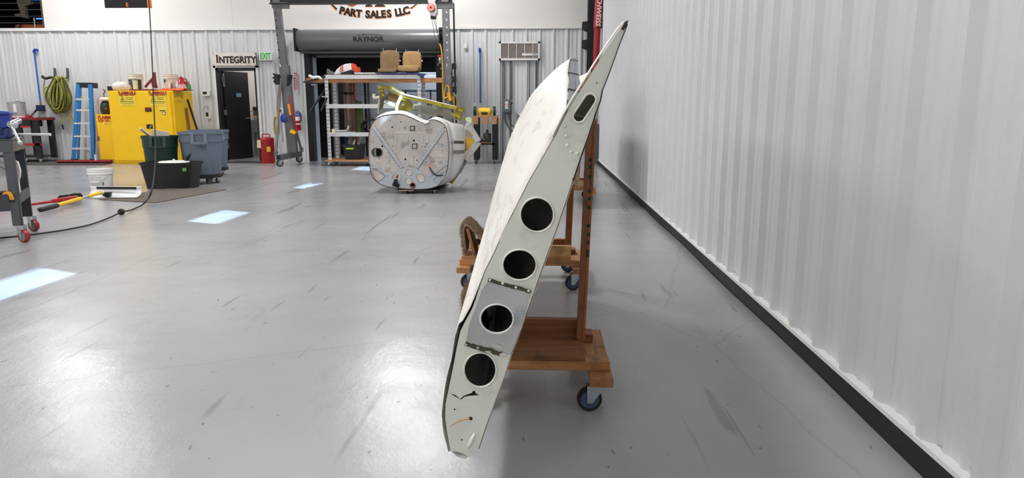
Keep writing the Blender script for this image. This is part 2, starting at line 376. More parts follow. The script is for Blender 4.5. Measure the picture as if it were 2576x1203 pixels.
# --- lamps
LW = {13.9: 'near the roll-up door', 7.6: 'in the middle of the hangar', 1.3: 'far from the back wall', -4.8: 'added as fill at the front end of the hangar'}
for ly in (13.9, 7.6, 1.3, -4.8):
    for lx in (-10.0, -2.75):
        c = V((lx, ly, 5.55))
        t = thing('high_bay_lamp', 'round high bay lamp over the %s side, %s' % ('left' if lx < -5 else 'right', LW[ly]), 'lamp', c, 'high bay lamps')
        MB().lathe([(.05, .32), (.16, .28), (.20, .10), (.52, .02), (.53, -.01), (.505, -.012)], c, 24).build('housing', m_blackm, t, smooth=True)
        MB().cyl(c+V((0, 0, -.012)), c+V((0, 0, -.02)), .50, n=32).build('lens', m_lens if ly > 0 else m_lens2, t)
        MB().cyl(c+V((0, 0, .27)), V((lx, ly, ZC-.03)), .012, n=8).build('stem', m_blackm, t)
# --- doorway with its side room
dx0, dx1, dz = D1
fr = MB(); fw = .055
fr.box((dx0, YB-.06, 0), (dx0+fw, YB+.2, dz)); fr.box((dx1-fw*.55, YB-.06, 0), (dx1, YB+.2, dz)); fr.box((dx0, YB-.06, dz-fw), (dx1, YB+.2, dz))
door = struct(fr.build('door_1', m_blackm))
tr = MB(); tr.box((dx0-.055, YB-.045, 0), (dx0, YB-.0, dz+.05)); tr.box((dx1, YB-.045, 0), (dx1+.055, YB, dz+.05)); tr.box((dx0-.055, YB-.045, dz), (dx1+.055, YB, dz+.05))
tr.build('casing', m_white, door)
la = math.radians(73); lw = dx1-dx0-.09; hp = V((dx0+.075, YB+.16, 0)); ld = V((math.cos(la), math.sin(la), 0)); ln = V((-math.sin(la), math.cos(la), 0))
leaf = MB(); leaf.prism([hp, hp+ld*lw, hp+ld*lw+ln*.045, hp+ln*.045], V((0, 0, dz-.07)))
for v_ in leaf.v: v_.z += .012
leaf = leaf.build('door_leaf', M('charcoal_door', (32, 33, 36), .45, var=.1), door)
for z in (.28, 1.06, 1.82):
    MB().box((dx0+fw-.004, YB+.10, z), (dx0+fw+.06, YB+.135, z+.12)).build('hinge', m_steel, leaf)
cp = hp+V((0, -.03, 0)); MB().bar(cp+ld*.02+V((0, 0, dz-.12)), cp+ld*.02+V((0, 0, dz-.42)), .03, .03).build('door_closer', m_zinc, leaf)
hb = hp+ld*(lw-.1)-ln*.0
MB().cyl(hb+V((0, 0, .98)), hb-ln*.05+V((0, 0, .98)), .02, n=12).bar(hb-ln*.05+V((0, 0, .98)), hb-ln*.05-ld*.13+V((0, 0, .98)), .02, .015, V((0, 0, 1))).build('lever', m_zinc, leaf)
sg = hp+ld*(lw*.56)-ln*.004+V((0, 0, 1.53))
MB().prism([sg-ld*.085-V((0, 0, .045)), sg+ld*.085-V((0, 0, .045)), sg+ld*.085+V((0, 0, .045)), sg-ld*.085+V((0, 0, .045))], -ln*.004).build('door_sign', M('teal_sign', (120, 170, 180), .4), leaf)
rm = MB(); rm.box((dx0-.5, YB+1.9, 0), (dx1+1.3, YB+2.0, 2.7)); rm.box((dx0-.6, YB+.17, 0), (dx0-.5, YB+2.0, 2.7)); rm.box((dx1+.62, YB+.17, 0), (dx1+.72, YB+2., 2.7)); rm.box((dx0-.6, YB+.17, 2.7), (dx1+.72, YB+2., 2.8))
struct(rm.build('wall_washroom', m_drywall))
lo = V(((dx0+dx1)/2+.1, YB+1.0, 2.62))  # unseen lamp, added so the washroom looks lit
t = thing('washroom_fill_lamp', 'unseen lamp added to light the washroom behind the dark door', 'lamp', lo)
MB().lathe([(.1, .08), (.15, .05), (.15, .02)], lo, 20).build('base', m_white, t); MB().lathe([(.14, .02), (.1, -.02), (.02, -.035)], lo, 20).build('shade', emis('washroom_fill_glow', (255, 244, 236), 70), t, smooth=True)
# --- roll-up doorway
gx0, gx1, gz = RO
gd = MB(); gd.box((gx0-.02, YB-.10, 0), (gx0+.11, YB+.16, gz)); gd.box((gx1-.11, YB-.10, 0), (gx1+.02, YB+.16, gz)); gd.box((gx0, YB-.04, gz-.09), (gx1, YB+.16, gz+.02))
door2 = struct(gd.build('door_2', m_blackm))
tr = MB(); tr.box((gx0-.09, YB-.045, 0), (gx0-.02, YB, gz)); tr.box((gx1+.02, YB-.045, 0), (gx1+.09, YB, gz)); tr.build('casing', m_white, door2)
hx0, hx1 = at(752, 100, YB-.25).x, at(1112, 100, YB-.25).x
zt, zb = at(930, 75, YB-.2).z, at(930, 128, YB-.2).z
hc = V((0, YB-.27, (zt+zb)/2)); hr = (zt-zb)/2
hood = MB(); pts = [(-hr*1.0, hr), (.0, hr)]+[(hr*math.sin(a)*1.0, hr*math.cos(a)) for a in [PI*i/14 for i in range(0, 15)]]+[(-hr*1.0, -hr)]
pr_ = [(YB-.27-p[0], hc.z+p[1]) for p in pts]
hood.loft([[V((x, y, z)) for y, z in pr_] for x in (hx0, hx1)], caps=True)
hood = hood.build('hood', M('grey_hood_paint', (118, 120, 124), .34, .3, var=.04, vs=2), door2, smooth=True)
for x in (hx0, hx1): MB().box((x-.03, YB-.27-hr-.02, zb-.02), (x+.01 if x == hx0 else x+.05, YB-.02, zt+.01)).build('end_bracket', m_blackm, door2)
tcx = at(925, 100, YB-.55).x; tz = at(925, 99, YB-.55).z
text('brand_lettering', 'RAYNOR', .15, (tcx, hc.y-hr-.004, hc.z-.01), m_ink, hood, bold=.004, sx=1.12, ext=.003)
ar = [V((tcx-.24+.56*i/12, hc.y-hr*.985, hc.z+.075+.035*math.sin(PI*i/12))) for i in range(13)]
MB().tube(ar, .004, 5).build('brand_arc', m_ink, hood); MB().bar((tcx-.10, hc.y-hr*.99, hc.z+.07), (tcx-.10, hc.y-hr*.97, hc.z+.125), .012, .006).build('brand_star', m_ink, hood)
MB().box((hx0+.05, YB-.33, zb-.06), (hx1-.05, YB-.29, zb-.025)).build('bottom_bar', m_dsteel, door2)
# storage room behind
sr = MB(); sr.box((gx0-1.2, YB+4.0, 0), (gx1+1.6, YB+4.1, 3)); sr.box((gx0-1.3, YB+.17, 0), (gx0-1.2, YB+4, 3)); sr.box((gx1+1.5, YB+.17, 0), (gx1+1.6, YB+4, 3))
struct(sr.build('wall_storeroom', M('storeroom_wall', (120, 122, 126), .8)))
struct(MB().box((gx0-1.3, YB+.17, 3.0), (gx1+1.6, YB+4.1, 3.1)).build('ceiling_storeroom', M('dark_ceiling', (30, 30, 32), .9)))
lo = V((gx1-.5, YB+1.9, 2.9))  # lamp added out of sight to light the storeroom
t = thing('storeroom_fill_lamp', 'unseen lamp added to light the storeroom behind the roll-up door', 'lamp', lo)
MB().box(lo+V((-.5, -.08, 0)), lo+V((.5, .08, .1))).build('housing', m_white, t); MB().box(lo+V((-.48, -.06, -.02)), lo+V((.48, .06, 0))).build('diffuser', emis('storeroom_fill_glow', (235, 242, 255), 85), t)
# --- mezzanine behind the upper left opening
mz = MB(); mz.box((XL-.2, YB+3.2, 2.8), (MZ+.5, YB+3.3, 4.8)); mz.box((MZ+.16, YB+.16, 2.8), (MZ+.26, YB+3.3, 4.8)); mz.box((XL-.2, YB+.16, 4.6), (MZ+.2, YB+3.3, 4.7))
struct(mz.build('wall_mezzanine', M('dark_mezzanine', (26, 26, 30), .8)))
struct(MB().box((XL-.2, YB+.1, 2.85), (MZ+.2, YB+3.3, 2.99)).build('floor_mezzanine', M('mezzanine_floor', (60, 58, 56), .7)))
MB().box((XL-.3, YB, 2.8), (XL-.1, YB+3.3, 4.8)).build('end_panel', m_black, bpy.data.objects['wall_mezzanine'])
# ================================================================== WING ON ITS DOLLIES
Y0 = 1.75
SPAN = ray(1316, 226); SPAN = SPAN/SPAN.y                 # spanwise direction, per metre of depth
def rpx(x, y, dy=0.): return at(x, y, Y0)+V((0, dy, 0))
L_EDGE = [(1577, 54), (1563, 70), (1549, 89), (1531, 116), (1514, 142), (1496, 170), (1479, 198), (1461, 226), (1444, 253), (1423, 290), (1396, 344), (1364, 400), (1330, 459), (1300, 519), (1270, 578), (1245, 635), (1222, 680), (1210, 712), (1196, 754), (1188, 776), (1170, 810), (1158, 834), (1150, 870), (1143, 909), (1133, 958), (1127, 988), (1121, 1016), (1120, 1051), (1125, 1086), (1134, 1137)]
R_EDGE = [(1576, 62), (1570, 78), (1562, 98), (1553, 121), (1543, 150), (1532, 180), (1523, 204), (1514, 226), (1509, 253), (1497, 285), (1478, 344), (1460, 395), (1440, 455), (1427, 494), (1410, 545), (1392, 596), (1374, 645), (1357, 693), (1339, 746), (1325, 786), (1311, 828), (1298, 860), (1287, 886), (1279, 914), (1267, 951), (1253, 988), (1241, 1021), (1234, 1040), (1220, 1079), (1202, 1133)]
BOT = [(1195, 1138), (1182, 1151), (1176, 1147), (1171, 1144), (1158, 1139), (1146, 1135)]
wing = thing('wing_section', 'long worn white aircraft wing standing on edge, pale green end rib with round holes', 'aircraft wing', V((-.1, 2.2, .25)))
def rib_fn(c): return rpx(c.x, -c.y)+V((0, -c.z, 0))
H = [(1351, 540, 40, 41), (1307, 666, 40.5, 36.5), (1250, 801.5, 39.5, 34.5), (1208, 930, 38.5, 41.5)]
out2 = [(x, -y) for x, y in L_EDGE+BOT[::-1]+R_EDGE[::-1]]
holes = [[(x, -y) for x, y in ell(*h, n=40)] for h in H]
e1, e2, rr = V((1484, 251)), V((1456.5, 293)), 15.5
dv = (e2-e1).normalized(); nv = V((-dv.y, dv.x)); slot = []
for i in range(13):
    a = PI*i/12; q = e1+(nv*math.cos(a)-dv*math.sin(a))*rr; slot.append((q.x, -q.y))
for i in range(13):
    a = PI*i/12; q = e2+(-nv*math.cos(a)+dv*math.sin(a))*rr; slot.append((q.x, -q.y))
holes.append(slot)
for x, y, r in ((1501, 209, 2.6), (1184, 1053, 5.2), (1144, 1030, 2.6), (1162, 1106, 2.4), (1440, 450, 1.6)): holes.append([(a, -b) for a, b in ell(x, y, r, r, 12)])
TEAR = [(1131, 989), (1146, 993), (1152, 999), (1158, 1003), (1166, 996), (1178, 991), (1187, 988), (1190, 983), (1195, 983), (1197, 989), (1207, 994), (1196, 995.5), (1180, 996), (1168, 999), (1161, 1005), (1154, 1003), (1144, 997)]
holes.append([(x, -y) for x, y in TEAR])
rib = plate('end_rib', out2, holes, rib_fn, .004, m_primer, wing)
for h in H:                                              # rolled lips of the lightening holes
    ring = [rpx(h[0]+(h[2]+2.2)*math.cos(2*PI*i/40), h[1]+(h[3]+2.2)*math.sin(2*PI*i/40), -.004) for i in range(40)]
    MB().tube(ring, .0024, 8, closed=True).build('hole_lip', m_primer, rib, smooth='all')
MB().tube([rpx(x+0, -y, -.004) for x, y in slot], .003, 8, closed=True).build('hole_lip', m_primer, rib, smooth='all')
for x, y in ((1421, 317), (1424, 342), (1427, 366), (1437, 382), (1452, 386)):
    MB().sphere(rpx(x, y, -.002), .0052, 12).build('rivet', m_primer, rib, smooth='all')
# stiffening creases across the rib
for (a, b) in (((1324, 468), (1412, 492)), ((1276, 590), (1388, 616)), ((1125, 1003), (1240, 1025))):
    MB().tube([rpx(a[0]+(b[0]-a[0])*i/8, a[1]+(b[1]-a[1])*i/8, .001) for i in range(9)], [.0008]+[.003]*7+[.0008], 8).build('crease', m_primer, rib, smooth='all')
# bare repair plate with the olive joint strips
rp_out = [(1231, 704), (1334, 733), (1322, 790), (1300, 852), (1284, 893), (1172, 866), (1180, 820), (1198, 772), (1212, 730)]
plate('repair_plate', [(x, -y) for x, y in rp_out], [[(x, -y) for x, y in ell(1250, 801.5, 43, 38, 36)]], lambda c: rpx(c.x, -c.y, -.0035)+V((0, -c.z, 0)), .0016, m_bare, wing)
def strip_poly(a, b, w_, n=14, jag=1.2):
    a, b = V(a), V(b); d = (b-a).normalized(); nn = V((-d.y, d.x)); top = []; bot = []
    for i in range(n+1):
        p = a+(b-a)*i/n; top.append(p-nn*(w_/2+random.uniform(-jag, jag))); bot.append(p+nn*(w_/2+random.uniform(-jag, jag)))
    return [(p.x, -p.y) for p in top+bot[::-1]]
s1 = plate('joint_strip', strip_poly((1228, 703), (1336, 733), 9), [], lambda c: rpx(c.x, -c.y, -.0055)+V((0, -c.z, 0)), .002, m_olive, wing)
s2 = plate('joint_strip', strip_poly((1171, 864), (1262, 889), 11, jag=2), [], lambda c: rpx(c.x, -c.y, -.0055)+V((0, -c.z, 0)), .002, m_olive, wing)
m_rivet = M('bright_rivet', (236, 236, 232), .3, .4)
for x, y in ((1233, 703.5), (1265, 712), (1298, 722), (1330, 731)): MB().sphere(rpx(x, y, -.006), .0036, 10).build('rivet', m_rivet, s1, smooth='all')
m_torn = M('torn_paint_flake', (206, 206, 200), .5, var=.1)
for cx, cy, sz in ((1171, 865, 4), (1203, 873, 4), (1191, 855, 4.5), (1216, 858, 4), (1230, 884, 7), (1252, 870, 7), (1264, 890, 8), (1243, 866, 5), (1266, 862, 4.5)):
    n_ = 9; pts = [(cx+sz*random.uniform(.5, 1.3)*1.3*math.cos(2*PI*i/n_), -(cy+sz*random.uniform(.5, 1.1)*.7*math.sin(2*PI*i/n_))) for i in range(n_)]
    plate('torn_flake', pts, [], lambda c: rpx(c.x, -c.y, -.0075)+V((0, -c.z, 0)), .0012, m_torn, s2)
MB().tube([rpx(x, y, -.002) for x, y in ((1181, 1053), (1165, 1055), (1148, 1062), (1132, 1072))], [.0022, .002, .0015, .001], 6).build('rust_wire', M('rust_orange', (196, 150, 104), .7), rib)
MB().tube([rpx(x, y, -.003) for x, y in ((1194, 1090), (1188, 1105), (1182, 1118), (1177, 1126))], [.003, .006, .005, .003], 8).build('bent_tab', m_primer, rib, smooth='all')
# skins: chordwise lists of (upper, lower) photo points at the near rib, lofted along the span
def sk(edge, dx): return [(x+dx, y) for x, y in edge]
UPP = sk(L_EDGE[:18], -2.5)+sk(L_EDGE[18:], -5); COVE = 9; YE = 4.75; YTE = 3.12
NOSE = [(1113, 1060), (1119, 1105), (1131, 1146), (1150, 1158), (1172, 1160), (1192, 1152)]
UPP[26] = (1112, 1030); UPP[27] = (1110, 1048); UPP[28] = (1115, 1090); UPP[25] = (1117, 985); UPP[24] = (1123, 950); UPP[29] = (1128, 1140)
UPP[20] = (1164, 808); UPP[21] = (1153, 820); UPP[22] = (1143, 850); UPP[23] = (1135, 905)
LOW = sk(R_EDGE, 3)
def station(px, Y, bulge=0.):
    p = rpx(*px)+SPAN*(Y-Y0); p.x -= bulge; return p
NST = 14; TEARY = {}
def toX(p): q = p-CAM; return 1288+F*q.dot(RT)/q.dot(FW)
def skin(name, pts, mat, aft, cove, bul, ragged=0., outward=-1):
    rows = []; n = len(pts)
    for i, px in enumerate(pts):
        f = i/(n-1)
        ys_ = Y0
        if i < cove and aft == 2: ys_ = YE-.7
        if i < cove and aft == 1:
            tx = 1437-12*(i/cove)+random.uniform(-2, 2); ys_ = Y0
            while ys_ < 4.2 and toX(station(px, ys_, bul*min(1, ys_-Y0)*math.sin(PI*min(1, f/.68))**1.3*(-outward))) > tx: ys_ += .01
            TEARY[i] = ys_
        if ragged and i > n*.62: ys_ = Y0+random.uniform(-.004, ragged)
        r = []
        for s in range(NST+1):
            Y = ys_+(YE-.25*(1-f)**2-ys_)*s/NST; tt = min(1, (Y-Y0)/1.0)
            r.append(station(px, Y, bul*tt*math.sin(PI*min(1, f/.68))**1.3*(-outward)))
        rows.append(r)
    return MB().loft(rows, closed=False).build(name, mat, wing, smooth='all', solid=.0018)
us = skin('upper_skin', UPP, m_wskin, 1, COVE, .068, .02)
ls = skin('lower_skin', LOW, M('lower_skin_paint', (206, 196, 186), .5, var=.12, dirt=(130, 112, 96), dirt_amt=.45), 2, COVE, 0, .02, 1)
nose = [[station(p, Y0+.012+random.uniform(0, .03)) for p in [UPP[-1]]+NOSE[2:]+[LOW[-1]]]]
for Y in (1.9, 2.4, 3.2, 4.0, YE): nose.append([station(p, Y) for p in [UPP[-1]]+NOSE[2:]+[LOW[-1]]])
MB().loft(nose, closed=False).build('leading_edge', m_wskin, wing, smooth='all', solid=.002)
# skin strip left on the aft end of the near rib, the rear spar web and inner ribs
st = [[station(p, Y) for p in sk(L_EDGE[:COVE+2], -7)] for Y in (Y0-.008, Y0+.035)]
MB().loft(st, closed=False).build('skin_strip', M('edge_paint', (226, 214, 200), .5, dirt=(150, 120, 96), dirt_amt=.4), wing, solid=.002)
st = [[station(p, Y) for p in sk(R_EDGE[:COVE+4], 2)] for Y in (Y0-.006, Y0+.03)]
MB().loft(st, closed=False).build('skin_strip', m_blackm, wing, solid=.0015)
MB().prism([rpx(1580, 51, -.007), rpx(1571, 56, -.007), rpx(1562, 73, -.007), rpx(1568, 77, -.007), rpx(1576, 66, -.007)], V((0, .004, 0))).build('end_cap', M('brown_filler', (52, 36, 30), .6), wing)
MB().loft([[station((1432, 288), Y), station((1490, 300), Y)] for Y in (Y0+.03, 2.2, 2.8, 3.3, YE-.2)], closed=False).build('rear_spar', m_bare, wing, solid=.003)
ho = [(x, y) for x, y in L_EDGE[COVE+1:-1]]+[(x, y) for x, y in R_EDGE[COVE+1:-1][::-1]]
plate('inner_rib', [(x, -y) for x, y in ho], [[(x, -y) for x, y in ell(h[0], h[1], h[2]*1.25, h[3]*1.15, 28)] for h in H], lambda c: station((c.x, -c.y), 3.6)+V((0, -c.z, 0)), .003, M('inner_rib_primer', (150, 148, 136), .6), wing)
ah = L_EDGE[1:COVE+1]+R_EDGE[1:COVE+1][::-1]
MB().prism([station(p, TEARY[1]+.06) for p in ah], V((0, .003, 0))).build('aft_rib', m_bare, wing)
MB().prism([rpx(x, y, .03) for x, y in ((1490, 215), (1512, 232), (1505, 270), (1470, 330), (1438, 322), (1432, 300), (1460, 250))], V((0, .003, 0))).build('aft_closure', M('olive_brown_web', (104, 100, 84), .6, var=.15), wing)
tp = [station(UPP[i], TEARY[i], .068*min(1, TEARY[i]-Y0)*math.sin(PI*min(1, i/29/.68))**1.3) for i in range(COVE)]+[station(UPP[COVE], Y0+.03)]
cw = MB().loft([[p+V((.004, .02, 0)), p+V((.02, .025, -.003)), p+V((.036, .035, -.006))] for p in tp], closed=False).build('cove_web', M('blue_grey_web', (150, 155, 162), .4, .3, var=.2, vs=30), wing, solid=.003)
MB().tube([p+V((.02, .016, -.003)) for p in tp], .0015, 6).build('web_stiffener', m_dsteel, cw)
for i in (2, 5, 7): MB().bar(tp[i]+V((.0, .015, 0)), tp[i]+V((.036, .028, -.006)), .010, .004, V((0, 0, 1))).build('web_stiffener', m_dsteel, cw)
# rivet lines of the upper skin
rv = MB()
for k_, px in enumerate(UPP[12:22:4]):
    for s in range(40):
        p = station(px, 2.0+s*.065, (.068)*math.sin(PI*min(1, (12+4*k_)/29/.68))**1.3*min(1, (.25+s*.065)/1.)); rv.sphere(p+V((-.0008, 0, 0)), .002, 6)
o = rv.build('rivet_rows', m_wskin, us); o['kind'] = 'stuff'
# ---------------- dollies
def caster(parent, c, r=.05, w_=.032, rotz=0., plate_z=.118, wheel=None, hub=None, name='caster'):
    c = V((c[0], c[1], r)); d = V((math.cos(rotz), math.sin(rotz), 0)); nrm = V((-math.sin(rotz), math.cos(rotz), 0))   # wheel rolls along d
    whm = wheel or m_rubber; hbm = hub or M('blue_hub', (70, 84, 120), .5)
    f = MB(); off = d*.032
    for s in (-1, 1):
        a = c+nrm*(s*(w_/2+.004))
        poly = [a+V((0, 0, -.012))-d*.010, a+V((0, 0, -.012))+d*.010, a+V((0, 0, plate_z-r-.008))+off+d*.03, a+V((0, 0, plate_z-r-.008))+off-d*.045]
        f.prism(poly, nrm*(s*.003))
    top = c+off+V((0, 0, plate_z-r))
    f.box(top-V((.036, .036, .010)), top+V((.036, .036, -.001)))
    f.cyl(c-nrm*(w_/2+.01), c+nrm*(w_/2+.01), .006, n=8)
    fk = f.build('fork', m_zinc, parent)
    wh = MB().lathe([(r*.72, -w_/2*.9), (r*.94, -w_/2), (r, -w_/4), (r, w_/4), (r*.94, w_/2), (r*.72, w_/2*.9)], c, 28, nrm).build('wheel', whm, parent, smooth=True)
    MB().lathe([(r*.3, -w_/2*1.02), (r*.73, -w_/2*.92), (r*.73, w_/2*.92), (r*.3, w_/2*1.02)], c, 24, nrm).build('hub', hbm, wh, smooth=True)
def dolly(label, x0, x1, y0, dep, postx, cradx, front_board, lean, has_sling=True, post_h=.95, postw=.026):
    t = thing('wing_dolly', label, 'dolly', V(((x0+x1)/2, y0+dep/2, 0)), 'wooden wing dollies')
    z1, z2, z3 = .12, .158, .196; rw = .089
    for x in (x0, x1-rw): MB().box((x, y0, z1), (x+rw, y0+dep, z2)).build('rail', m_woody, t, bev=.003)
    MB().box((x0+.012, y0+.078, z2), (x1-.008, y0+.167, z3)).build('cross_beam', m_wood, t, bev=.003)
    MB().box((x0+.03, y0+dep-.2, z2), (x1-.05, y0+dep-.11, z3)).build('cross_beam', m_dwoodX, t, bev=.003)
    px1 = postx+postw/2
    MB().box((cradx-.06, y0+.083, z3), (px1, y0+.335, z3+.02)).build('deck_plank', m_dwoodX if not front_board else m_wood, t, bev=.002)
    zb_ = z3+.02
    MB().box((cradx, y0+.335, z3), (px1-.01, y0+.375, zb_+.075)).build('back_board', m_dwoodX, t, bev=.002)
    if front_board: MB().box((cradx+.05, y0+.09, zb_), (px1, y0+.128, zb_+.075)).build('front_board', m_paleX, t, bev=.002)
    pb = V((postx, y0+.30, zb_)); pt = pb+V((lean, 0, post_h))
    po = MB().bar(pb, pt, postw, .038).build('post', m_woodz, t, bev=.002)
    for q in (-1, 1): pass
    MB().bar(pb+V((postw/2+.005, -.006, 0)), pt+V((postw/2+.005, -.006, -.02)), .010, .03).build('post_edging', wood('edging_pine', (176, 104, 58), 2), t)
    cb0 = V((cradx+.03, y0+.20, zb_)); cb1 = V((cradx-.02, y0+.20, zb_+(.19 if front_board else .235)))
    MB().bar(cb0, cb1, .02, .23).build('cradle_board', m_woodz, t, bev=.002)
    if has_sling:
        a = cb1+V((0, 0, .012)); b = pb+V((-.03+lean*.5, -.1, post_h*.5)); rows = []
        pts = [a+V((-.012, 0, -.19)), a+V((-.024, 0, -.10)), a+V((-.03, 0, -.02)), a+V((-.012, 0, .014)), a+V((.02, 0, .0)), a+V((.08, 0, -.07)), a+V((.14, 0, -.14)), a+V((.20, 0, -.19))]
        if not front_board: pts = pts[:5]+[a+V((.045, 0, -.035))]
        for p in pts: rows.append([V((p.x, y0+.085+.028*k_, p.z)) for k_ in range(9)])
        sl = MB().loft(rows, closed=False).build('carpet_sling', m_carpet, t, smooth='all', solid=.022, sub=1)
        tf = MB(); P_ = arcpts(pts, 6); nr = random.Random(5)
        for _ in range(2600):
            q = nr.uniform(0, len(P_)-1.01); i_ = int(q); p = P_[i_]+(P_[i_+1]-P_[i_])*(q-i_); d = (P_[i_+1]-P_[i_]).normalized(); nn = V((-d.z, 0, d.x))
            if nn.z < -.2 and nn.x > 0: nn = -nn
            c = V((p.x, y0+.08+nr.uniform(0, .235), p.z))+nn*.008; tip = c+nn*nr.uniform(.008, .018)+V((nr.uniform(-.008, .008), nr.uniform(-.008, .008), nr.uniform(-.008, .008))); e_ = .0045
            tf.add([c+V((e_, 0, 0)), c+V((0, e_, 0)), c+V((0, 0, e_)), tip], [(0, 1, 3), (1, 2, 3), (2, 0, 3)])
        o = tf.build('carpet_pile', m_carpet, sl); o['kind'] = 'stuff'
    for cx, cy, ro in ((x1-.088, y0+.06, .06), (x1-.1, y0+dep-.08, -.2), (x0+.07, y0+.06, .3), (x0+.07, y0+dep-.08, .15)): caster(t, (cx, cy), rotz=ro)
    return t, pb, pt
nx1 = at(1544, 955, 2.57).x; nx0 = at(1140, 905, 2.63).x
d1, pb, pt = dolly('nearest wooden dolly under the wing, reddish planks and tall post on casters', nx0, nx1, 2.57, .62, at(1457, 852, 2.87).x, nx0+.10, False, .03)
m_tape = M('dark_green_tape', (34, 58, 44), .8, var=.3)
for y_ in (402, 420, 445, 480, 500, 522, 568, 590, 610, 632, 642):
    c = at(1483-(y_-400)*.031-1, y_, 2.835)
    MB().box(c+V((.0, -.004, -.007)), c+V((.012, .004, .006))).build('staple_tuft', m_tape, d1, bev=.002)
dolly('wooden dolly in the middle under the far part of the wing, with brown carpet sling', at(1148, 680, 4.47).x, at(1476, 680, 4.47).x, 4.47, .66, at(1426, 625, 4.8).x, at(1185, 640, 4.6).x, True, .03, postw=.034)
dolly('farthest wooden dolly beyond the wing, only its right end shows', at(1500, 478, 8.9).x-.8, at(1500, 478, 8.9).x, 8.9, .66, at(1470, 470, 9.2).x, at(1500, 478, 8.9).x-.66, True, .03)
# fleece pad caught between the wing and the nearest dolly
fp = thing('fleece_pad', 'beige fleece pad hanging beside the wing edge over the nearest dolly', 'pad', at(1176, 790, 2.72))
rows = []
for i, (x, y, wd) in enumerate(((1192, 700, 3), (1186, 712, 10), (1180, 735, 14), (1176, 755, 15), (1172, 775, 13), (1170, 790, 9), (1169, 800, 4))):
    c = at(x+6, y, 2.72); ww = wd/610; rows.append([c+V((ww*math.cos(a), .05*math.sin(a), random.uniform(-.004, .004))) for a in [2*PI*q/10 for q in range(10)]])
MB().loft(rows, caps=True).build('pad_body', m_fleece, fp, smooth='all', sub=1)
fp2 = thing('fleece_pad', 'long grey beige fleece pad hanging behind the wing against the dolly post', 'pad', at(1450, 470, 2.80))
MB().prism([at(x, y, 2.80) for x, y in ((1452, 405), (1461, 400), (1459, 440), (1459, 472), (1456, 475), (1437, 462), (1440, 440))], V((0, .03, 0))).build('pad_body', m_fleece, fp2, bev=.006)
# second wing stored farther back
SP2 = V((-.02, 1, .01))
w2 = thing('wing_section', 'second white wing panel stored behind the big one, only its top corner shows', 'aircraft wing', at(1450, 330, 8.6))
ot = [(1487, 178), (1470, 195), (1452, 222), (1430, 262), (1408, 320), (1398, 380), (1404, 430), (1416, 440), (1426, 400), (1446, 330), (1466, 262), (1482, 205)]
a_ = [at(x, y, 8.3) for x, y in ot]
MB().loft([a_, [p+SP2*1.2 for p in a_], [p+SP2*2.4 for p in a_]], caps=True).build('skin', m_wskin, w2, smooth=True)
MB().prism([at(x, y, 8.28) for x, y in ((1484, 186), (1468, 200), (1453, 228), (1440, 268), (1432, 310), (1470, 310), (1488, 230), (1490, 196))], V((0, .02, 0))).build('fleece_cover', M('brown_fleece', (152, 124, 98), 1., var=.3, vs=30, bump=.6, bs=90), w2, bev=.004)
# ================================================================== RIGHT END OF THE BACK WALL
YW = YB-.035
def slab(name, x0, y0, x1, y1, Y, d, mat, parent=None, bev=0):       # box whose front face covers a photo rectangle at depth Y
    a, b = at(x0, y0, Y), at(x1, y1, Y); c0 = at((x0+x1)/2, y0, Y); c1 = at((x0+x1)/2, y1, Y)
    xa, xb = at(x0, (y0+y1)/2, Y).x, at(x1, (y0+y1)/2, Y).x
    return MB().box((xa, Y, c1.z), (xb, Y+d, c0.z)).build(name, mat, parent, bev=bev)
t = thing('louvred_vent', 'wide white framed louvre grille high on the ribbed wall', 'vent', at(1307, 128, YW))
a, b = at(1256, 128, YW).x, at(1358, 128, YW).x; z0, z1 = at(1307, 152, YW).z, at(1307, 105, YW).z
fr = MB(); fw_ = .04
fr.box((a, YW-.06, z0), (b, YW, z0+fw_)); fr.box((a, YW-.06, z1-fw_), (b, YW, z1)); fr.box((a, YW-.06, z0), (a+fw_, YW, z1)); fr.box((b-fw_, YW-.06, z0), (b, YW, z1))
fr.build('frame', m_white, t); MB().box((a, YW-.01, z0), (b, YW, z1)).build('backing', M('vent_shadow', (70, 64, 62), .8), t)
n_ = 18; zz = (z1-z0-2*fw_)/n_
for i in range(n_):
    zc = z0+fw_+zz*(i+.5); MB().bar((a+fw_, YW-.035, zc), (b-fw_, YW-.035, zc), .022, .003, V((0, -.6, .8))).build('slat', M('louvre', (178, 170, 166), .5) if i == 0 else bpy.data.materials['louvre'], t)
for i in range(1, 5):
    xx = a+(b-a)*i/5+.02; MB().box((xx, YW-.05, z0+fw_), (xx+.012, YW-.045, z1-fw_)).build('mullion', m_white, t)
zc = z0+fw_+.06
MB().box((b-.40, YW-.066, zc), (b-.17, YW-.052, zc+.05)).build('louvre_label', m_white, t); MB().box((b-.15, YW-.066, zc), (b-.03, YW-.052, zc+.05)).build('louvre_label', m_zinc, t)
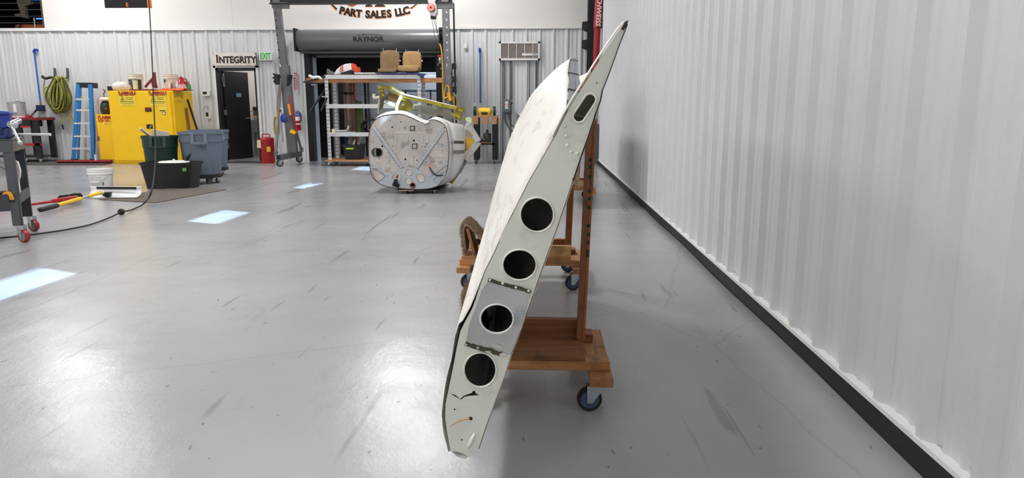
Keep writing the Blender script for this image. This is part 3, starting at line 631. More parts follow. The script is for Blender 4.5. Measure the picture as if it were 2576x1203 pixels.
# electrical boxes and conduits
def rbox(name, label, cat, x0, y0, x1, y1, dep, mat): 
    t = thing(name, label, cat, at((x0+x1)/2, y1, YW)); o = slab('body', x0, y0, x1, y1, YW-dep, dep, mat, t, bev=.006); return t, o
m_ebox = M('grey_green_enclosure', (96, 106, 108), .45, .2, var=.05); m_ebox2 = M('grey_enclosure', (118, 122, 124), .45, .2, var=.05)
t, o = rbox('switch_box', 'grey green electrical disconnect box with white warning label', 'electrical box', 1263.5, 251, 1285, 284, .14, m_ebox)
slab('cover', 1265, 253, 1283.5, 282, YW-.155, .015, m_ebox, t, bev=.004); lb = slab('warning_label', 1270.5, 255, 1278.5, 274, YW-.158, .003, m_white, t)
slab('label_stripe', 1270.5, 262, 1278.5, 264, YW-.16, .002, m_orink, lb); slab('label_text', 1271.5, 268, 1277.5, 269, YW-.16, .002, m_ink, lb)
MB().cyl(at(1286, 262, YW-.1), at(1289, 258, YW-.12), .012, n=8).build('switch_lever', m_blackm, t)
t, o = rbox('junction_box', 'small grey junction box with a white tag beside the conduits', 'electrical box', 1300, 286, 1316, 304, .10, m_ebox2)
slab('tag', 1304, 285, 1311, 290, YW-.104, .004, m_white, t)
t, o = rbox('panel_box', 'tall grey breaker panel half hidden behind the wing', 'electrical box', 1327.5, 245, 1352, 300, .13, m_ebox2)
slab('warning_label', 1330, 246, 1337, 263, YW-.134, .004, m_white, t); slab('warning_label', 1338, 245, 1345.5, 250, YW-.134, .004, m_white, t)
slab('label_text', 1331, 248, 1336, 249.5, YW-.137, .003, m_ink, t)
m_cond = M('galvanised_conduit', (104, 108, 112), .38, .6)
for i, (x, y0, y1, lab) in enumerate(((1264.5, 154, 412, 'leftmost grey conduit running from the louvre grille down to the floor'), (1268.5, 154, 250, 'thin conduit just above the left side of the disconnect box'), (1283.5, 154, 412, 'grey conduit passing right of the disconnect box'), (1287, 154, 250, 'thin conduit above the right side of the disconnect box'),
                      (1332, 154, 246, 'left conduit dropping into the breaker panel'), (1348, 154, 246, 'right conduit dropping into the breaker panel'), (1351, 154, 246, 'outermost right conduit beside the wing tip'))):
    X_ = at(x, (y0+y1)/2 if y1 < 400 else 260, YW-.03).x; za, zb2 = at(x, y0, YW-.03).z, max(.0, at(x, y1, YW-.03).z)
    tag(MB().cyl((X_, YW-.03, za), (X_, YW-.03, zb2), .014, n=10).build('conduit', m_cond, None, smooth=True), lab, 'conduit', 'wall conduits')
for ps, lab in ((((1279, 284), (1281, 300), (1288, 316), (1300, 320), (1308, 312), (1309, 304)), 'short flexible cable looping from the disconnect box to the junction box'), (((1272, 284), (1273, 305), (1281, 322), (1294, 333), (1312, 334)), 'lower flexible cable sweeping right from the disconnect box'), (((1268, 284), (1269, 300), (1277, 318), (1292, 331), (1312, 338)), 'outer flexible cable hugging the lower cable below the box')):
    tag(MB().tube(arcpts([at(x, y, YW-.08) for x, y in ps]), .012, 8).build('flex_cable', M('grey_cable', (92, 92, 92), .5), None, smooth='all'), lab, 'cable', 'flexible cables')
t = thing('wall_sensor', 'small white blank wall plate high beside the gantry post', 'wall plate', at(1171, 115, YW)); slab('plate', 1166.5, 108, 1175, 122, YW-.03, .03, m_white, t, bev=.004); slab('rim', 1168, 110, 1173.5, 120, YW-.036, .006, m_white, t, bev=.002)
# blue air drop behind the grinder
t = thing('air_pipe', 'blue air line dropping behind the yellow bench grinder', 'pipe', at(1209, 265, YW))
X_ = at(1208, 200, YW-.04).x; MB().cyl((X_, YW-.04, at(1208, 130, YW).z), (X_, YW-.04, at(1208, 260, YW).z), .016, n=10).build('pipe', m_pipe, t, smooth=True)
MB().tube(arcpts([(X_, YW-.04, at(1208, 132, YW).z), (X_, YW-.05, at(1208, 126, YW).z), (X_-.005, YW-.02, at(1208, 123, YW).z)]), .03, 10).build('elbow', M('blue_fitting', (20, 60, 160), .4), t, smooth='all')
# corner column, door frame and red hydraulic cylinder
c0 = at(1487, 400, 15.5); c1 = at(1506, 400, 15.5)
t = thing('door_jamb_post', 'grey steel post standing in the far right corner', 'post', V(((c0.x+c1.x)/2, 15.6, 0)))
MB().box((c0.x, 15.5, 0), (c1.x-.01, 15.75, at(1497, 312, 15.5).z)).build('post_body', m_dsteel, t, bev=.004); MB().box((c0.x-.01, 15.46, 0), (c1.x+.01-.01, 15.79, .02)).build('base_plate', m_steel, t)
t = thing('door_guide_column', 'tall black steel guide column in the far right corner', 'column', V((1.05, 15.9, 0)))
xa, xb = at(1478.5, 60, 15.8).x, at(1492, 60, 15.8).x
MB().box((xa, 15.8, .0), (xb, 16.0, 5.2)).build('column', m_blackm, t)
MB().box((xb, 15.85, .9), (xb+.05, 15.95, 5.2)).build('side_plate', m_dsteel, t)
for y_ in (67, 113): 
    q = at(1474, y_, 15.78); MB().prism([V((xa-.12, 15.78, q.z+.1)), V((xa+.02, 15.78, q.z+.12)), V((xa+.02, 15.78, q.z-.12)), V((xa-.12, 15.78, q.z-.06))], V((0, .12, 0))).build('bracket', m_black, t)
t = thing('hydraulic_cylinder', 'red hydraulic door cylinder with white lettering in the far right corner', 'cylinder', at(1500, 165, 15.3))
a, b = at(1511, -60, 15.3), at(1503, 69, 15.3); c = at(1497, 190, 15.3)
MB().cyl(a, b, .085, n=20).build('barrel', m_red, t, smooth=True); MB().cyl(b, c, .07, .06, n=20).build('sleeve', M('dull_red', (150, 24, 30), .5), t, smooth=True)
MB().cyl(b+V((0, 0, .015)), b-V((0, 0, .015)), .09, n=20).build('collar', m_dred, t, smooth=True); MB().bar(a+V((.12, .05, 0)), c+V((.13, .05, -.2)), .03, .05).build('hose_rail', m_blackm, t)
dn = (b-a).normalized(); tu = dn; tv = V((0, -1, 0)).cross(tu).normalized()*-1
tv = tu.cross(V((0, -1, 0))).normalized()*-1
text('cylinder_lettering', 'SCHWEISS', .135, a+(b-a)*.66+V((.0, -.09, 0)), M('white_ink', (240, 240, 240), .5), t, u=tu, v=tu.cross(V((0, 1, 0))).normalized(), sx=1.05, shear=.2, bold=.002, ext=.004)
# ================================================================== BENCH GRINDER ON ITS STAND
gl, gr_ = fl(1197, 412), fl(1246, 412); gy = 15.45
t = thing('grinder_stand', 'black steel tool stand with wooden blocks on small casters', 'tool stand', V(((gl.x+gr_.x)/2, gy+.15, 0)))
X1, X2 = at(1191, 350, gy).x, at(1252, 350, gy).x; zt_ = at(1220, 294, gy).z; lw_ = .115
for x in (X1+.005, X2-lw_-.005):
    for yy in (gy, gy+.28): MB().box((x, yy, .09), (x+lw_, yy+.05, zt_-.02)).build('leg', m_blackm, t)
    MB().box((x+.035, gy+.05, .2), (x+.06, gy+.28, .26)).build('side_rail', m_blackm, t)
MB().box((X1, gy-.02, zt_), (X2, gy+.35, zt_+.025)).build('top_board', m_wood, t, bev=.003)
for i, x in enumerate((X1+.0, (X1+X2)/2-.055, X2-.12)): MB().box((x, gy-.03, zt_-.16), (x+.11, gy+.06, zt_)).build('block', m_wood, t, bev=.003)
zs = at(1220, 358, gy).z; MB().box((X1+.05, gy+.01, zs-.02), (X2-.05, gy+.31, zs)).build('shelf_board', m_woodz, t); MB().box((X1+.05, gy, zs-.06), (X2-.05, gy+.012, zs-.02)).build('shelf_rail', m_blackm, t)
for x in (X1+.06, X2-.06):
    for yy in (gy+.03, gy+.3): caster(t, (x-.01, yy), r=.035, w_=.022, rotz=1.2, plate_z=.092)
g = thing('bench_grinder', 'yellow double ended bench grinder on the black stand', 'grinder', V(((X1+X2)/2, gy+.13, zt_+.025)))
gc = V((at(1219, 282, gy+.1).x, gy+.13, at(1219, 281, gy+.1).z))
MB().cyl(gc-V((.12, 0, 0)), gc+V((.12, 0, 0)), .085, n=20).cyl(gc-V((.15, 0, 0)), gc-V((.12, 0, 0)), .055, .08, n=20).cyl(gc+V((.12, 0, 0)), gc+V((.15, 0, 0)), .08, .055, n=20).build('motor', m_tyel, g, smooth=True)
MB().prism([V((gc.x-.13, gc.y-.08, zt_+.026)), V((gc.x+.13, gc.y-.08, zt_+.026)), V((gc.x+.09, gc.y-.08, gc.z-.05)), V((gc.x-.09, gc.y-.08, gc.z-.05))], V((0, .16, 0))).build('base', m_tyel, g, bev=.006)
MB().box((gc.x-.07, gc.y-.09, zt_+.045), (gc.x+.07, gc.y-.075, zt_+.10)).build('switch_plate', m_black, g)
for s in (-1, 1):
    MB().cyl(gc+V((s*.19, 0, 0)), gc+V((s*.24, 0, 0)), .115, n=24).build('wheel_guard', m_black, g, smooth=True)
    MB().cyl(gc+V((s*.15, 0, 0)), gc+V((s*.29, 0, 0)), .014, n=8).build('spindle', m_zinc, g)
    MB().box(gc+V((s*.21-.05, -.09, .12)), gc+V((s*.21+.05, -.085, .19))).build('eye_shield', clear('clear_shield', (225, 230, 230), .6), g)
bt = at(1226, 344, gy+.15); g = thing('oil_can', 'dark green cylinder bottle on the lower shelf of the grinder stand', 'bottle', V((bt.x, gy+.15, zs)))
MB().lathe([(.085, 0), (.088, .01), (.088, .17), (.08, .19), (.03, .2), (.03, .24), (.0, .24)], V((bt.x, gy+.15, zs)), 20).build('body', M('dark_olive', (52, 56, 46), .5), g, smooth=True)
MB().cyl(V((bt.x, gy+.15, zs+.235)), V((bt.x, gy+.15, zs+.27)), .022, n=12).build('cap', m_black, g)
g = thing('tool_case', 'low black tool case on the lower shelf of the grinder stand', 'case', V((X1+.2, gy+.15, zs)))
MB().box((X1+.13, gy+.06, zs), (X1+.30, gy+.24, zs+.08)).build('case_body', m_black, g, bev=.008); MB().box((X1+.19, gy+.05, zs+.05), (X1+.24, gy+.06, zs+.065)).build('latch', m_steel, g)
# ================================================================== NOSE SECTION (FIREWALL) ON A LOW DOLLY
NY = 9.85
def nz_(x, y, dy=0.): return at(915+x/5.23, 270+y/5.23, NY)+V((0, dy, 0))     # firewall coordinates
NS = thing('aircraft_nose_section', 'crushed white aircraft nose section, grey metal firewall facing forward', 'aircraft part', nz_(600, 1080)+V((0, .4, 0)))
FWO = [(150, 165), (190, 135), (230, 118), (280, 104), (330, 97), (375, 92), (420, 90), (460, 90), (500, 94), (530, 100), (560, 110), (590, 122), (620, 134), (650, 148), (680, 163), (710, 178), (740, 192), (770, 203), (800, 208), (830, 200), (860, 180), (890, 165), (920, 163), (960, 172), (1010, 192), (1055, 225), (1085, 270), (1100, 330), (1110, 390), (1118, 460), (1122, 540), (1121, 620), (1116, 690), (1107, 770), (1094, 840), (1075, 900), (1045, 955), (1000, 1010), (960, 1042), (900, 1062), (820, 1075), (700, 1080), (560, 1074), (420, 1062), (320, 1046), (230, 1016), (160, 970), (115, 910), (88, 830), (72, 720), (63, 600), (62, 480), (68, 370), (80, 290), (105, 225)]
m_fw = M('firewall_stainless', (186, 181, 176), .42, .35, var=.14, vs=4, dirt=(134, 122, 112), dirt_amt=.46, ds=5)
m_strap = M('grey_painted_strap', (172, 180, 186), .45, .15, var=.06)
HB = [(115, 560), (150, 538), (215, 545), (243, 575), (235, 625), (205, 648), (130, 640), (110, 600)]
fw_plate = plate('firewall', [(x, -y) for x, y in FWO], [[(x, -y) for x, y in HB], [(a, -b) for a, b in ell(645, 1028, 24, 24, 18)]]+[[(a, -b) for a, b in ell(x, y, r, r, 10)] for x, y, r in ((245, 512, 13), (548, 685, 13), (660, 438, 15), (488, 193, 9), (923, 711, 8), (378, 513, 7), (414, 513, 6), (768, 521, 7), (808, 521, 7), (703, 696, 9), (350, 180, 7), (375, 262, 12), (1062, 270, 9), (200, 678, 6))],
                 lambda c: nz_(c.x, -c.y)+V((0, -c.z, 0)), .006, m_fw, NS)
def fbar(name, a, b, w_, mat, dy=-.01, th=.014, parent=None):
    a3, b3 = nz_(*a, dy), nz_(*b, dy); d = (b3-a3).normalized(); n = d.cross(V((0, 1, 0)))
    return MB().bar(a3, b3, w_/5.23/177, th, n).build(name, mat, parent or NS, bev=.002)
def fpoly(name, pts, mat, dy=-.008, th=.006, holes=(), parent=None):
    return plate(name, [(x, -y) for x, y in pts], [[(x, -y) for x, y in h] for h in holes], lambda c: nz_(c.x, -c.y, dy)+V((0, -c.z, 0)), th, mat, parent or fw_plate)
st1 = fbar('diagonal_strap', (130, 255), (505, 795), 34, m_strap); st2 = fbar('diagonal_strap', (1052, 292), (697, 795), 34, m_strap)
fbar('lower_strap', (78, 715), (325, 898), 30, m_strap); fbar('lower_strap', (1102, 735), (850, 915), 26, m_strap)
rvm = M('dark_rivet', (70, 64, 60), .5, .3)
rr_ = MB().sphere((0, 0, 0), .0045, 6).mesh('rivet', V((0, 0, 0))); rr_.materials.append(rvm)
def rivets(a, b, n, par, dy=-.006):
    for i in range(n):
        p = nz_(a[0]+(b[0]-a[0])*i/(n-1), a[1]+(b[1]-a[1])*i/(n-1), dy)-root_loc(par); o = bpy.data.objects.new('rivet', rr_); COL.objects.link(o); o.parent = par; o.location = p
for a, b, n, p_ in (((115, 285), (485, 805), 16, fw_plate), ((160, 250), (530, 790), 16, fw_plate), ((1030, 285), (675, 785), 15, fw_plate), ((1072, 320), (712, 815), 15, fw_plate), ((395, 330), (395, 520), 7, fw_plate), ((788, 360), (788, 500), 6, fw_plate), ((930, 560), (1070, 560), 5, fw_plate), ((820, 655), (1060, 665), 8, fw_plate), ((300, 655), (430, 690), 4, fw_plate), ((512, 820), (508, 900), 5, fw_plate), ((672, 830), (672, 910), 5, fw_plate), ((660, 640), (660, 780), 6, fw_plate), ((85, 330), (72, 640), 9, fw_plate), ((1095, 380), (1108, 700), 9, fw_plate), ((760, 1060), (980, 1020), 7, fw_plate)): rivets(a, b, n, p_, -.008)
keel = [(330, 900), (500, 800), (690, 800), (850, 915), (1090, 830), (1075, 900), (1045, 952), (990, 1015), (900, 1058), (820, 1070), (700, 1075), (560, 1068), (420, 1057), (320, 1040), (230, 1010), (165, 965), (250, 940), (290, 905)]
c1_ = ell(597, 850, 44, 44, 22); c2_ = ell(588, 965, 46, 44, 22); c3_ = ell(645, 1028, 26, 26, 18)
t1_ = [(370, 925), (400, 880), (455, 862), (490, 880), (490, 930), (465, 985), (425, 995)]; t2_ = [(690, 905), (700, 880), (740, 868), (785, 890), (805, 930), (790, 975), (750, 985), (715, 960)]
t3_ = [(912, 950), (960, 900), (1040, 850), (1075, 830), (1078, 870), (1055, 935), (1000, 985), (940, 985)]
kp = fpoly('keel_plate', keel, m_strap, -.008, .006, [c1_, c2_, c3_, t1_, t2_])
for c in (c1_, c2_, t1_, t2_): MB().tube([nz_(x, y, -.012) for x, y in c], .006, 6, closed=True).build('opening_rim', m_alu, kp, smooth='all')
m_shiny = M('shiny_panel', (216, 208, 200), .25, .5, var=.12)
for c in (c1_, c2_, t1_, t2_): fpoly('opening_cover', c, m_shiny, -.004, .002, parent=kp)
for pts in ([(100, 800), (170, 800), (255, 880), (270, 920), (200, 960), (150, 930)], t3_): MB().tube(arcpts([nz_(x, y, -.012) for x, y in pts+[pts[0]]], 4), .006, 6).build('panel_bead', m_alu, fw_plate, smooth='all')
MB().tube([nz_(x, y, -.014) for x, y in ell(645, 1028, 33, 33, 24)], .007, 6, closed=True).build('red_ring', m_dred, kp, smooth='all')
for (x0, y0, x1, y1) in ((612, 248, 670, 300), (640, 480, 702, 540)):
    MB().tube([nz_(x0, y0, -.012), nz_(x1, y0, -.012), nz_(x1, y1, -.012), nz_(x0, y1, -.012)], .007, 4, closed=True).build('access_frame', rvm, fw_plate)
    fpoly('access_cover', [(x0+8, y0+8), (x1-8, y0+8), (x1-8, y1-8), (x0+8, y1-8)], m_alu)
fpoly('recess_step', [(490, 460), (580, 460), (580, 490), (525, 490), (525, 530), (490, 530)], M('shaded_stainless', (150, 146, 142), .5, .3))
for x, y in ((1032, 493), (825, 480), (1012, 724), (828, 718)): fpoly('patch_plate', [(x-24, y-22), (x+24, y-20), (x+22, y+22), (x-24, y+20)], m_strap); fpoly('patch_bolt', ell(x, y, 9, 6, 10), rvm, -.013, .006)
MB().tube([nz_(x, y, -.013) for x, y in HB], .008, 6, closed=True).build('torn_rim', rvm, fw_plate)
for (a, b) in (((435, 350), (435, 545)), ((585, 350), (585, 460)), ((725, 345), (725, 450)), ((858, 350), (850, 480)), ((315, 360), (315, 480)), ((980, 440), (980, 530)), ((230, 335), (900, 335))):
    MB().tube([nz_(a[0]+(b[0]-a[0])*i/6, a[1]+(b[1]-a[1])*i/6, -.002) for i in range(7)], .005, 6).build('stiffener', m_fw, fw_plate, smooth='all')
fbar('red_lever', (455, 895), (430, 930), 20, m_dred, -.02, .01); fbar('linkage', (425, 945), (440, 1040), 40, m_blackm, -.03, .03); fbar('linkage', (388, 1000), (470, 1035), 50, m_blackm, -.03, .03)
cb = MB().tube(arcpts([nz_(870, 785, -.02), nz_(900, 835, -.05), nz_(945, 880, -.06), nz_(990, 897, -.05), nz_(1045, 890, -.02)]), .009, 8).build('cable', m_black, NS, smooth='all')
MB().tube([nz_(850, 755, -.01), nz_(872, 788, -.02)], .011, 8).build('cable_tip', m_orink, cb)
MB().tube(arcpts([nz_(740, 195, -.02), nz_(800, 218, -.05), nz_(860, 200, -.05), nz_(910, 178, -.03)]), [.004]*9+[.02]*9+[.004]*7, 8).build('crumpled_lip', m_alu, NS, smooth='all')
MB().tube([nz_(x, y, -.004) for x, y in FWO], .006, 6, closed=True).build('edge_seam', M('dark_brown_seam', (84, 66, 54), .7, var=.3, vs=20), fw_plate, smooth='all')  # dark brown line along the firewall outline
# skin behind the firewall
n = len(FWO)
def ring(dy, grow, dxr=0., topcut=None):
    cx, cy = 590, 600; r = []
    for x, y in FWO:
        g_ = grow*.3; p = nz_(cx+(x-cx)*(1+g_), cy+(y-cy)*(1+g_)); p.y += dy; p.z += grow*1.0*max(0, (420-y)/420)
        if x > cx: p.x += dxr*((x-cx)/530)
        r.append(p)
    return r
r0 = ring(.0, .0); r1 = ring(.10, .035); r2 = ring(.22, .05, .02)
m_nskin = M('white_nose_paint', (232, 232, 230), .4, var=.02, dirt=(170, 164, 156), dirt_amt=.30, ds=6)
MB().loft([r0, r1, r2]).build('cowl_skin', m_nskin, NS, smooth='all', solid=.004)
# side skins: the closed lower part going back, torn at the rear
lo_i = list(range(24, 55)); rows = [[r2[i] for i in lo_i]]
for s, dy in enumerate((.4, .6, .8, 1.0)):
    rr2 = ring(dy, .05, .03+.10*dy); row = []
    for i in lo_i:
        p = rr2[i].copy(); f = (i-24)/30
        if s == 3:
            p.y += random.uniform(-.05, .05)
            if 28 < i < 40: p.y -= .12+(i-28)*.02
        if i == 24: p.z -= .16*dy
        if i in (25, 54): p.z -= .05*dy
        row.append(p)
    rows.append(row)
MB().loft(rows, closed=False).build('side_skin', m_nskin, NS, smooth='all', solid=.004)
dk = [r2[i]+V((0, .02, 0)) for i in range(n)]; MB().prism([V((p.x*.98-.035, p.y+.4, p.z*.94)) for p in r0], V((0, .01, 0))).build('inner_bulkhead', M('dark_bulkhead', (60, 58, 50), .8), NS)
m_dec1 = M('black_stripe', (44, 46, 48), .5); m_dec2 = M('grey_stripe', (128, 130, 132), .5)
def side_pt(i, f, dy):                         # point just outside the side skin
    a_, b_ = ring(dy, .05, .03+.10*dy), None; p = a_[i]*(1-f)+a_[i+1]*f; return p+V((.006, 0, 0))
for (i, f0, f1, mt) in ((28, .75, 1.25, m_dec1), (30, .35, .95, m_dec2)):
    rows = []
    for dy in (.12, .22, .4, .6, .78, .92):
        def pt_(q, dy=dy):
            k_ = i+int(q); f = q-int(q); return side_pt(k_, f, dy)+V((0, 0, -.05*dy))+V((.004, 0, 0))
        rows.append([pt_(f0+(f1-f0)*j_/3) for j_ in range(4)])
    MB().loft(rows, closed=False).build('stripe', mt, NS, solid=.003)
# chromate windscreen frame and torn structure behind
def bx_(x, y, Y): return at(930+x/9.541, 195+y/9.541, Y)
zc_ = [((205, 240), (500, 235), 70), ((480, 250), (800, 420), 120), ((800, 440), (1300, 560), 90), ((1300, 560), (1750, 670), 85), ((1750, 670), (2080, 740), 80), ((2050, 750), (2270, 770), 110), ((2180, 780), (2160, 1000), 110), ((270, 280), (330, 480), 120), ((330, 420), (270, 860), 60)]
for i, (a, b, w_) in enumerate(zc_):
    p, q = bx_(*a, 10.55), bx_(*b, 10.55+(.15 if i > 4 else 0)); d = (q-p).normalized(); MB().bar(p, q, w_/9.541/165, .05, d.cross(V((0, 1, 0)))).build('frame_member', m_zchrom, NS, bev=.006)
MB().prism([bx_(x, y, 10.6) for x, y in ((440, 420), (520, 380), (740, 430), (700, 560), (640, 620), (560, 560), (470, 560))], V((0, .02, 0))).build('gusset', M('brown_chromate', (150, 112, 50), .5, var=.2), NS)
plate('gusset', [(x, -y) for x, y in ((720, 540), (800, 470), (960, 540), (1040, 640), (1030, 800), (660, 790))], [[(x, -y) for x, y in ((750, 630), (800, 590), (850, 590), (865, 620), (800, 690))]], lambda c: bx_(c.x, -c.y, 10.62)+V((0, -c.z, 0)), .012, m_zchrom, NS)
MB().prism([bx_(x, y, 10.58) for x, y in ((1920, 880), (2060, 810), (2160, 860), (2180, 980), (2100, 960), (1990, 920))], V((0, .015, 0))).build('gusset', m_zchrom, NS)
MB().tube(arcpts([bx_(640, 800, 10.5), bx_(650, 680, 10.5), bx_(690, 580, 10.5), bx_(760, 440, 10.5)]), .025, 8).build('white_trim', m_white, NS, smooth='all')
MB().bar(bx_(350, 565, 10.5), bx_(620, 670, 10.5), .05, .01, V((0, 0, 1))).build('white_trim', m_white, NS)
MB().tube(arcpts([bx_(540, 260, 10.53), bx_(800, 400, 10.53), bx_(1200, 500, 10.53), bx_(1700, 620, 10.6), bx_(2090, 715, 10.66)]), .016, 6).build('white_edge', m_white, NS, smooth='all')
MB().prism([bx_(x, y, 10.5) for x, y in ((190, 95), (240, 110), (320, 175), (480, 205), (340, 215), (260, 200), (225, 160))], V((0, .02, 0))).build('torn_skin', M('dull_green_skin', (92, 98, 80), .5), NS)
MB().tube(arcpts([bx_(225, 470, 10.5), bx_(170, 490, 10.48), bx_(110, 490, 10.46), bx_(100, 440, 10.46), bx_(110, 400, 10.46)]), .022, 8).build('white_elbow', M('cream_plastic', (226, 220, 204), .5), NS, smooth='all')
MB().bar(bx_(225, 480, 10.5), bx_(215, 870, 10.5), .03, .02).build('white_post', m_alu, NS); MB().bar(bx_(300, 500, 10.5), bx_(255, 880, 10.5), .05, .03).build('dark_post', m_olive, NS)
MB().tube([bx_(480, 330, 10.48), bx_(390, 430, 10.46), bx_(400, 540, 10.46)], .03, 8).build('grey_pad', m_dsteel, NS, smooth='all')
MB().prism([bx_(x, y, 10.66) for x, y in ((1040, 690), (1240, 660), (1720, 700), (1990, 840), (2100, 1020), (1620, 910), (1400, 960), (1180, 890))], V((0, .006, 0))).build('windscreen', clear('old_perspex', (214, 210, 200), .62, .15), NS)
# torn door frame on the right
def q_(x, y, Y): return at(915+x/5.23, 270+y/5.23, Y)
for a, b, w_, mt in (((1390, 255), (1512, 450), .09, m_alu), ((1512, 450), (1330, 690), .10, m_alu), ((1330, 690), (1240, 860), .08, m_steel), ((1240, 860), (1140, 1000), .06, m_zchrom), ((1330, 290), (1395, 180), .06, m_nskin)):
    p, q = q_(*a, 10.75), q_(*b, 10.72); d = (q-p).normalized(); MB().bar(p, q, w_, .06, d.cross(V((0, 1, 0)))).build('torn_frame', mt, NS, bev=.006)
MB().prism([q_(x, y, 10.72) for x, y in ((1350, 380), (1480, 440), (1400, 520), (1330, 620), (1320, 500))], V((0, .02, 0))).build('torn_lining', M('orange_foam', (206, 152, 70), .8, var=.2, dirt=(200, 170, 30), dirt_amt=.55), NS)
MB().prism([q_(x, y, 10.7) for x, y in ((1380, 310), (1450, 380), (1400, 370), (1365, 345))], V((0, .02, 0))).build('torn_lining', m_zchrom, NS)
MB().prism([q_(x, y, 10.68) for x, y in ((1290, 640), (1330, 590), (1410, 530), (1330, 660), (1270, 790), (1235, 830), (1255, 740))], V((0, .02, 0))).build('torn_lining', m_shiny, NS)
MB().prism([q_(x, y, 10.6) for x, y in ((1360, 130), (1410, 130), (1420, 180), (1390, 200), (1350, 180), (1330, 150))], V((0, .03, 0))).build('tape_clump', M('pale_green_tape', (206, 216, 160), .7), NS)
# low dolly
DN = thing('nose_dolly', 'low black dolly on casters carrying the aircraft nose section', 'dolly', nz_(700, 1130)+V((0, .4, 0)))
zb_ = nz_(700, 1084).z
xa, xb = nz_(420, 1090).x, nz_(1000, 1090).x
MB().box((xa, NY+.02, .052), (xb, NY+.9, zb_-.006)).build('deck', m_black, DN, bev=.002); MB().box((nz_(470,1090).x, NY-.03, .045), (nz_(660,1090).x, NY+.2, .055)).build('wood_scrap', M('raw_board', (170, 146, 110), .8), DN)
for x, y in ((580, 1120), (905, 1115)): caster(DN, (nz_(x, y).x, NY+.08), r=.024, w_=.02, rotz=.9, plate_z=.053, hub=m_dsteel)
for x in (xa+.06, q_(1055, 1060, 10.5).x): caster(DN, (x, NY+.75), r=.024, w_=.02, rotz=.6, plate_z=.053, hub=m_dsteel)
# ================================================================== STORAGE RACK
SY = 14.75; SD = .62
xl, xr_ = fl(846, 412).x+.02, at(1056, 200, SY).x
RK = thing('storage_rack', 'white perforated steel rack on a wheeled wooden base', 'rack', V(((xl+xr_)/2, SY+SD/2, 0)))
m_rack = M('white_rack_steel', (206, 207, 208), .4, .2, var=.05, dirt=(150, 148, 146), dirt_amt=.38, ds=8)
zd = .13; zT = at(945, 188, SY).z
MB().box((xl-.06, SY-.06, zd-.03), (xr_+.1, SY+SD+.06, zd)).build('base_board', m_wood, RK, bev=.003)
m_slot = M('slot_shadow', (40, 40, 42), .9)
for px_, front in ((xl, 1), (xr_-.06, 1), (xl, 0), (xr_-.06, 0)):
    yy = SY if front else SY+SD-.05
    po = MB().box((px_, yy, zd), (px_+.075, yy+.004, zT+(.0 if front else -.05))).box((px_, yy, zd), (px_+.004, yy+.05, zT)).build('upright', m_rack, RK)
    sl_ = MB(); z = zd+.06
    while z < zT-.06:
        for dx in (.016, .048): sl_.add([V((px_+dx, yy-.001, z)), V((px_+dx+.012, yy-.001, z-.006)), V((px_+dx+.012, yy-.001, z+.026)), V((px_+dx, yy-.001, z+.03))], [(0, 1, 2, 3)])
        z += .076
    o = sl_.build('slot_row', m_slot, po); o['kind'] = 'stuff'
shz = [at(945, 338, SY).z, at(945, 267, SY).z, at(945, 193, SY).z]
for z in shz:
    for yy in (SY-.012, SY+SD-.03): MB().box((xl+.03, yy, z-.045), (xr_-.02, yy+.035, z+.04)).build('shelf_beam', m_rack, RK, bev=.002)
    MB().box((xl+.03, SY+.02, z-.01), (xr_-.03, SY+SD-.03, z+.004)).build('shelf_deck', m_rack, RK)
for x in (xl+.02, xr_-.05):
    for yy in (SY+.02, SY+SD-.05): caster(RK, (x-.02, yy), r=.045, w_=.03, rotz=.2, plate_z=.1, hub=M('light_blue_hub', (120, 150, 190), .5) if yy < 15 else None)
zw0, zw1 = at(945, 208, SY).z, at(945, 196, SY).z
tag(MB().box((at(773, 202, SY+.1).x, SY+.03, zw0), (at(1116, 202, SY+.1).x, SY+.068, zw1)).build('lumber_beam', m_wood, None, bev=.003), 'long pine board running through the top of the white rack', 'board')
zS = zT+.0
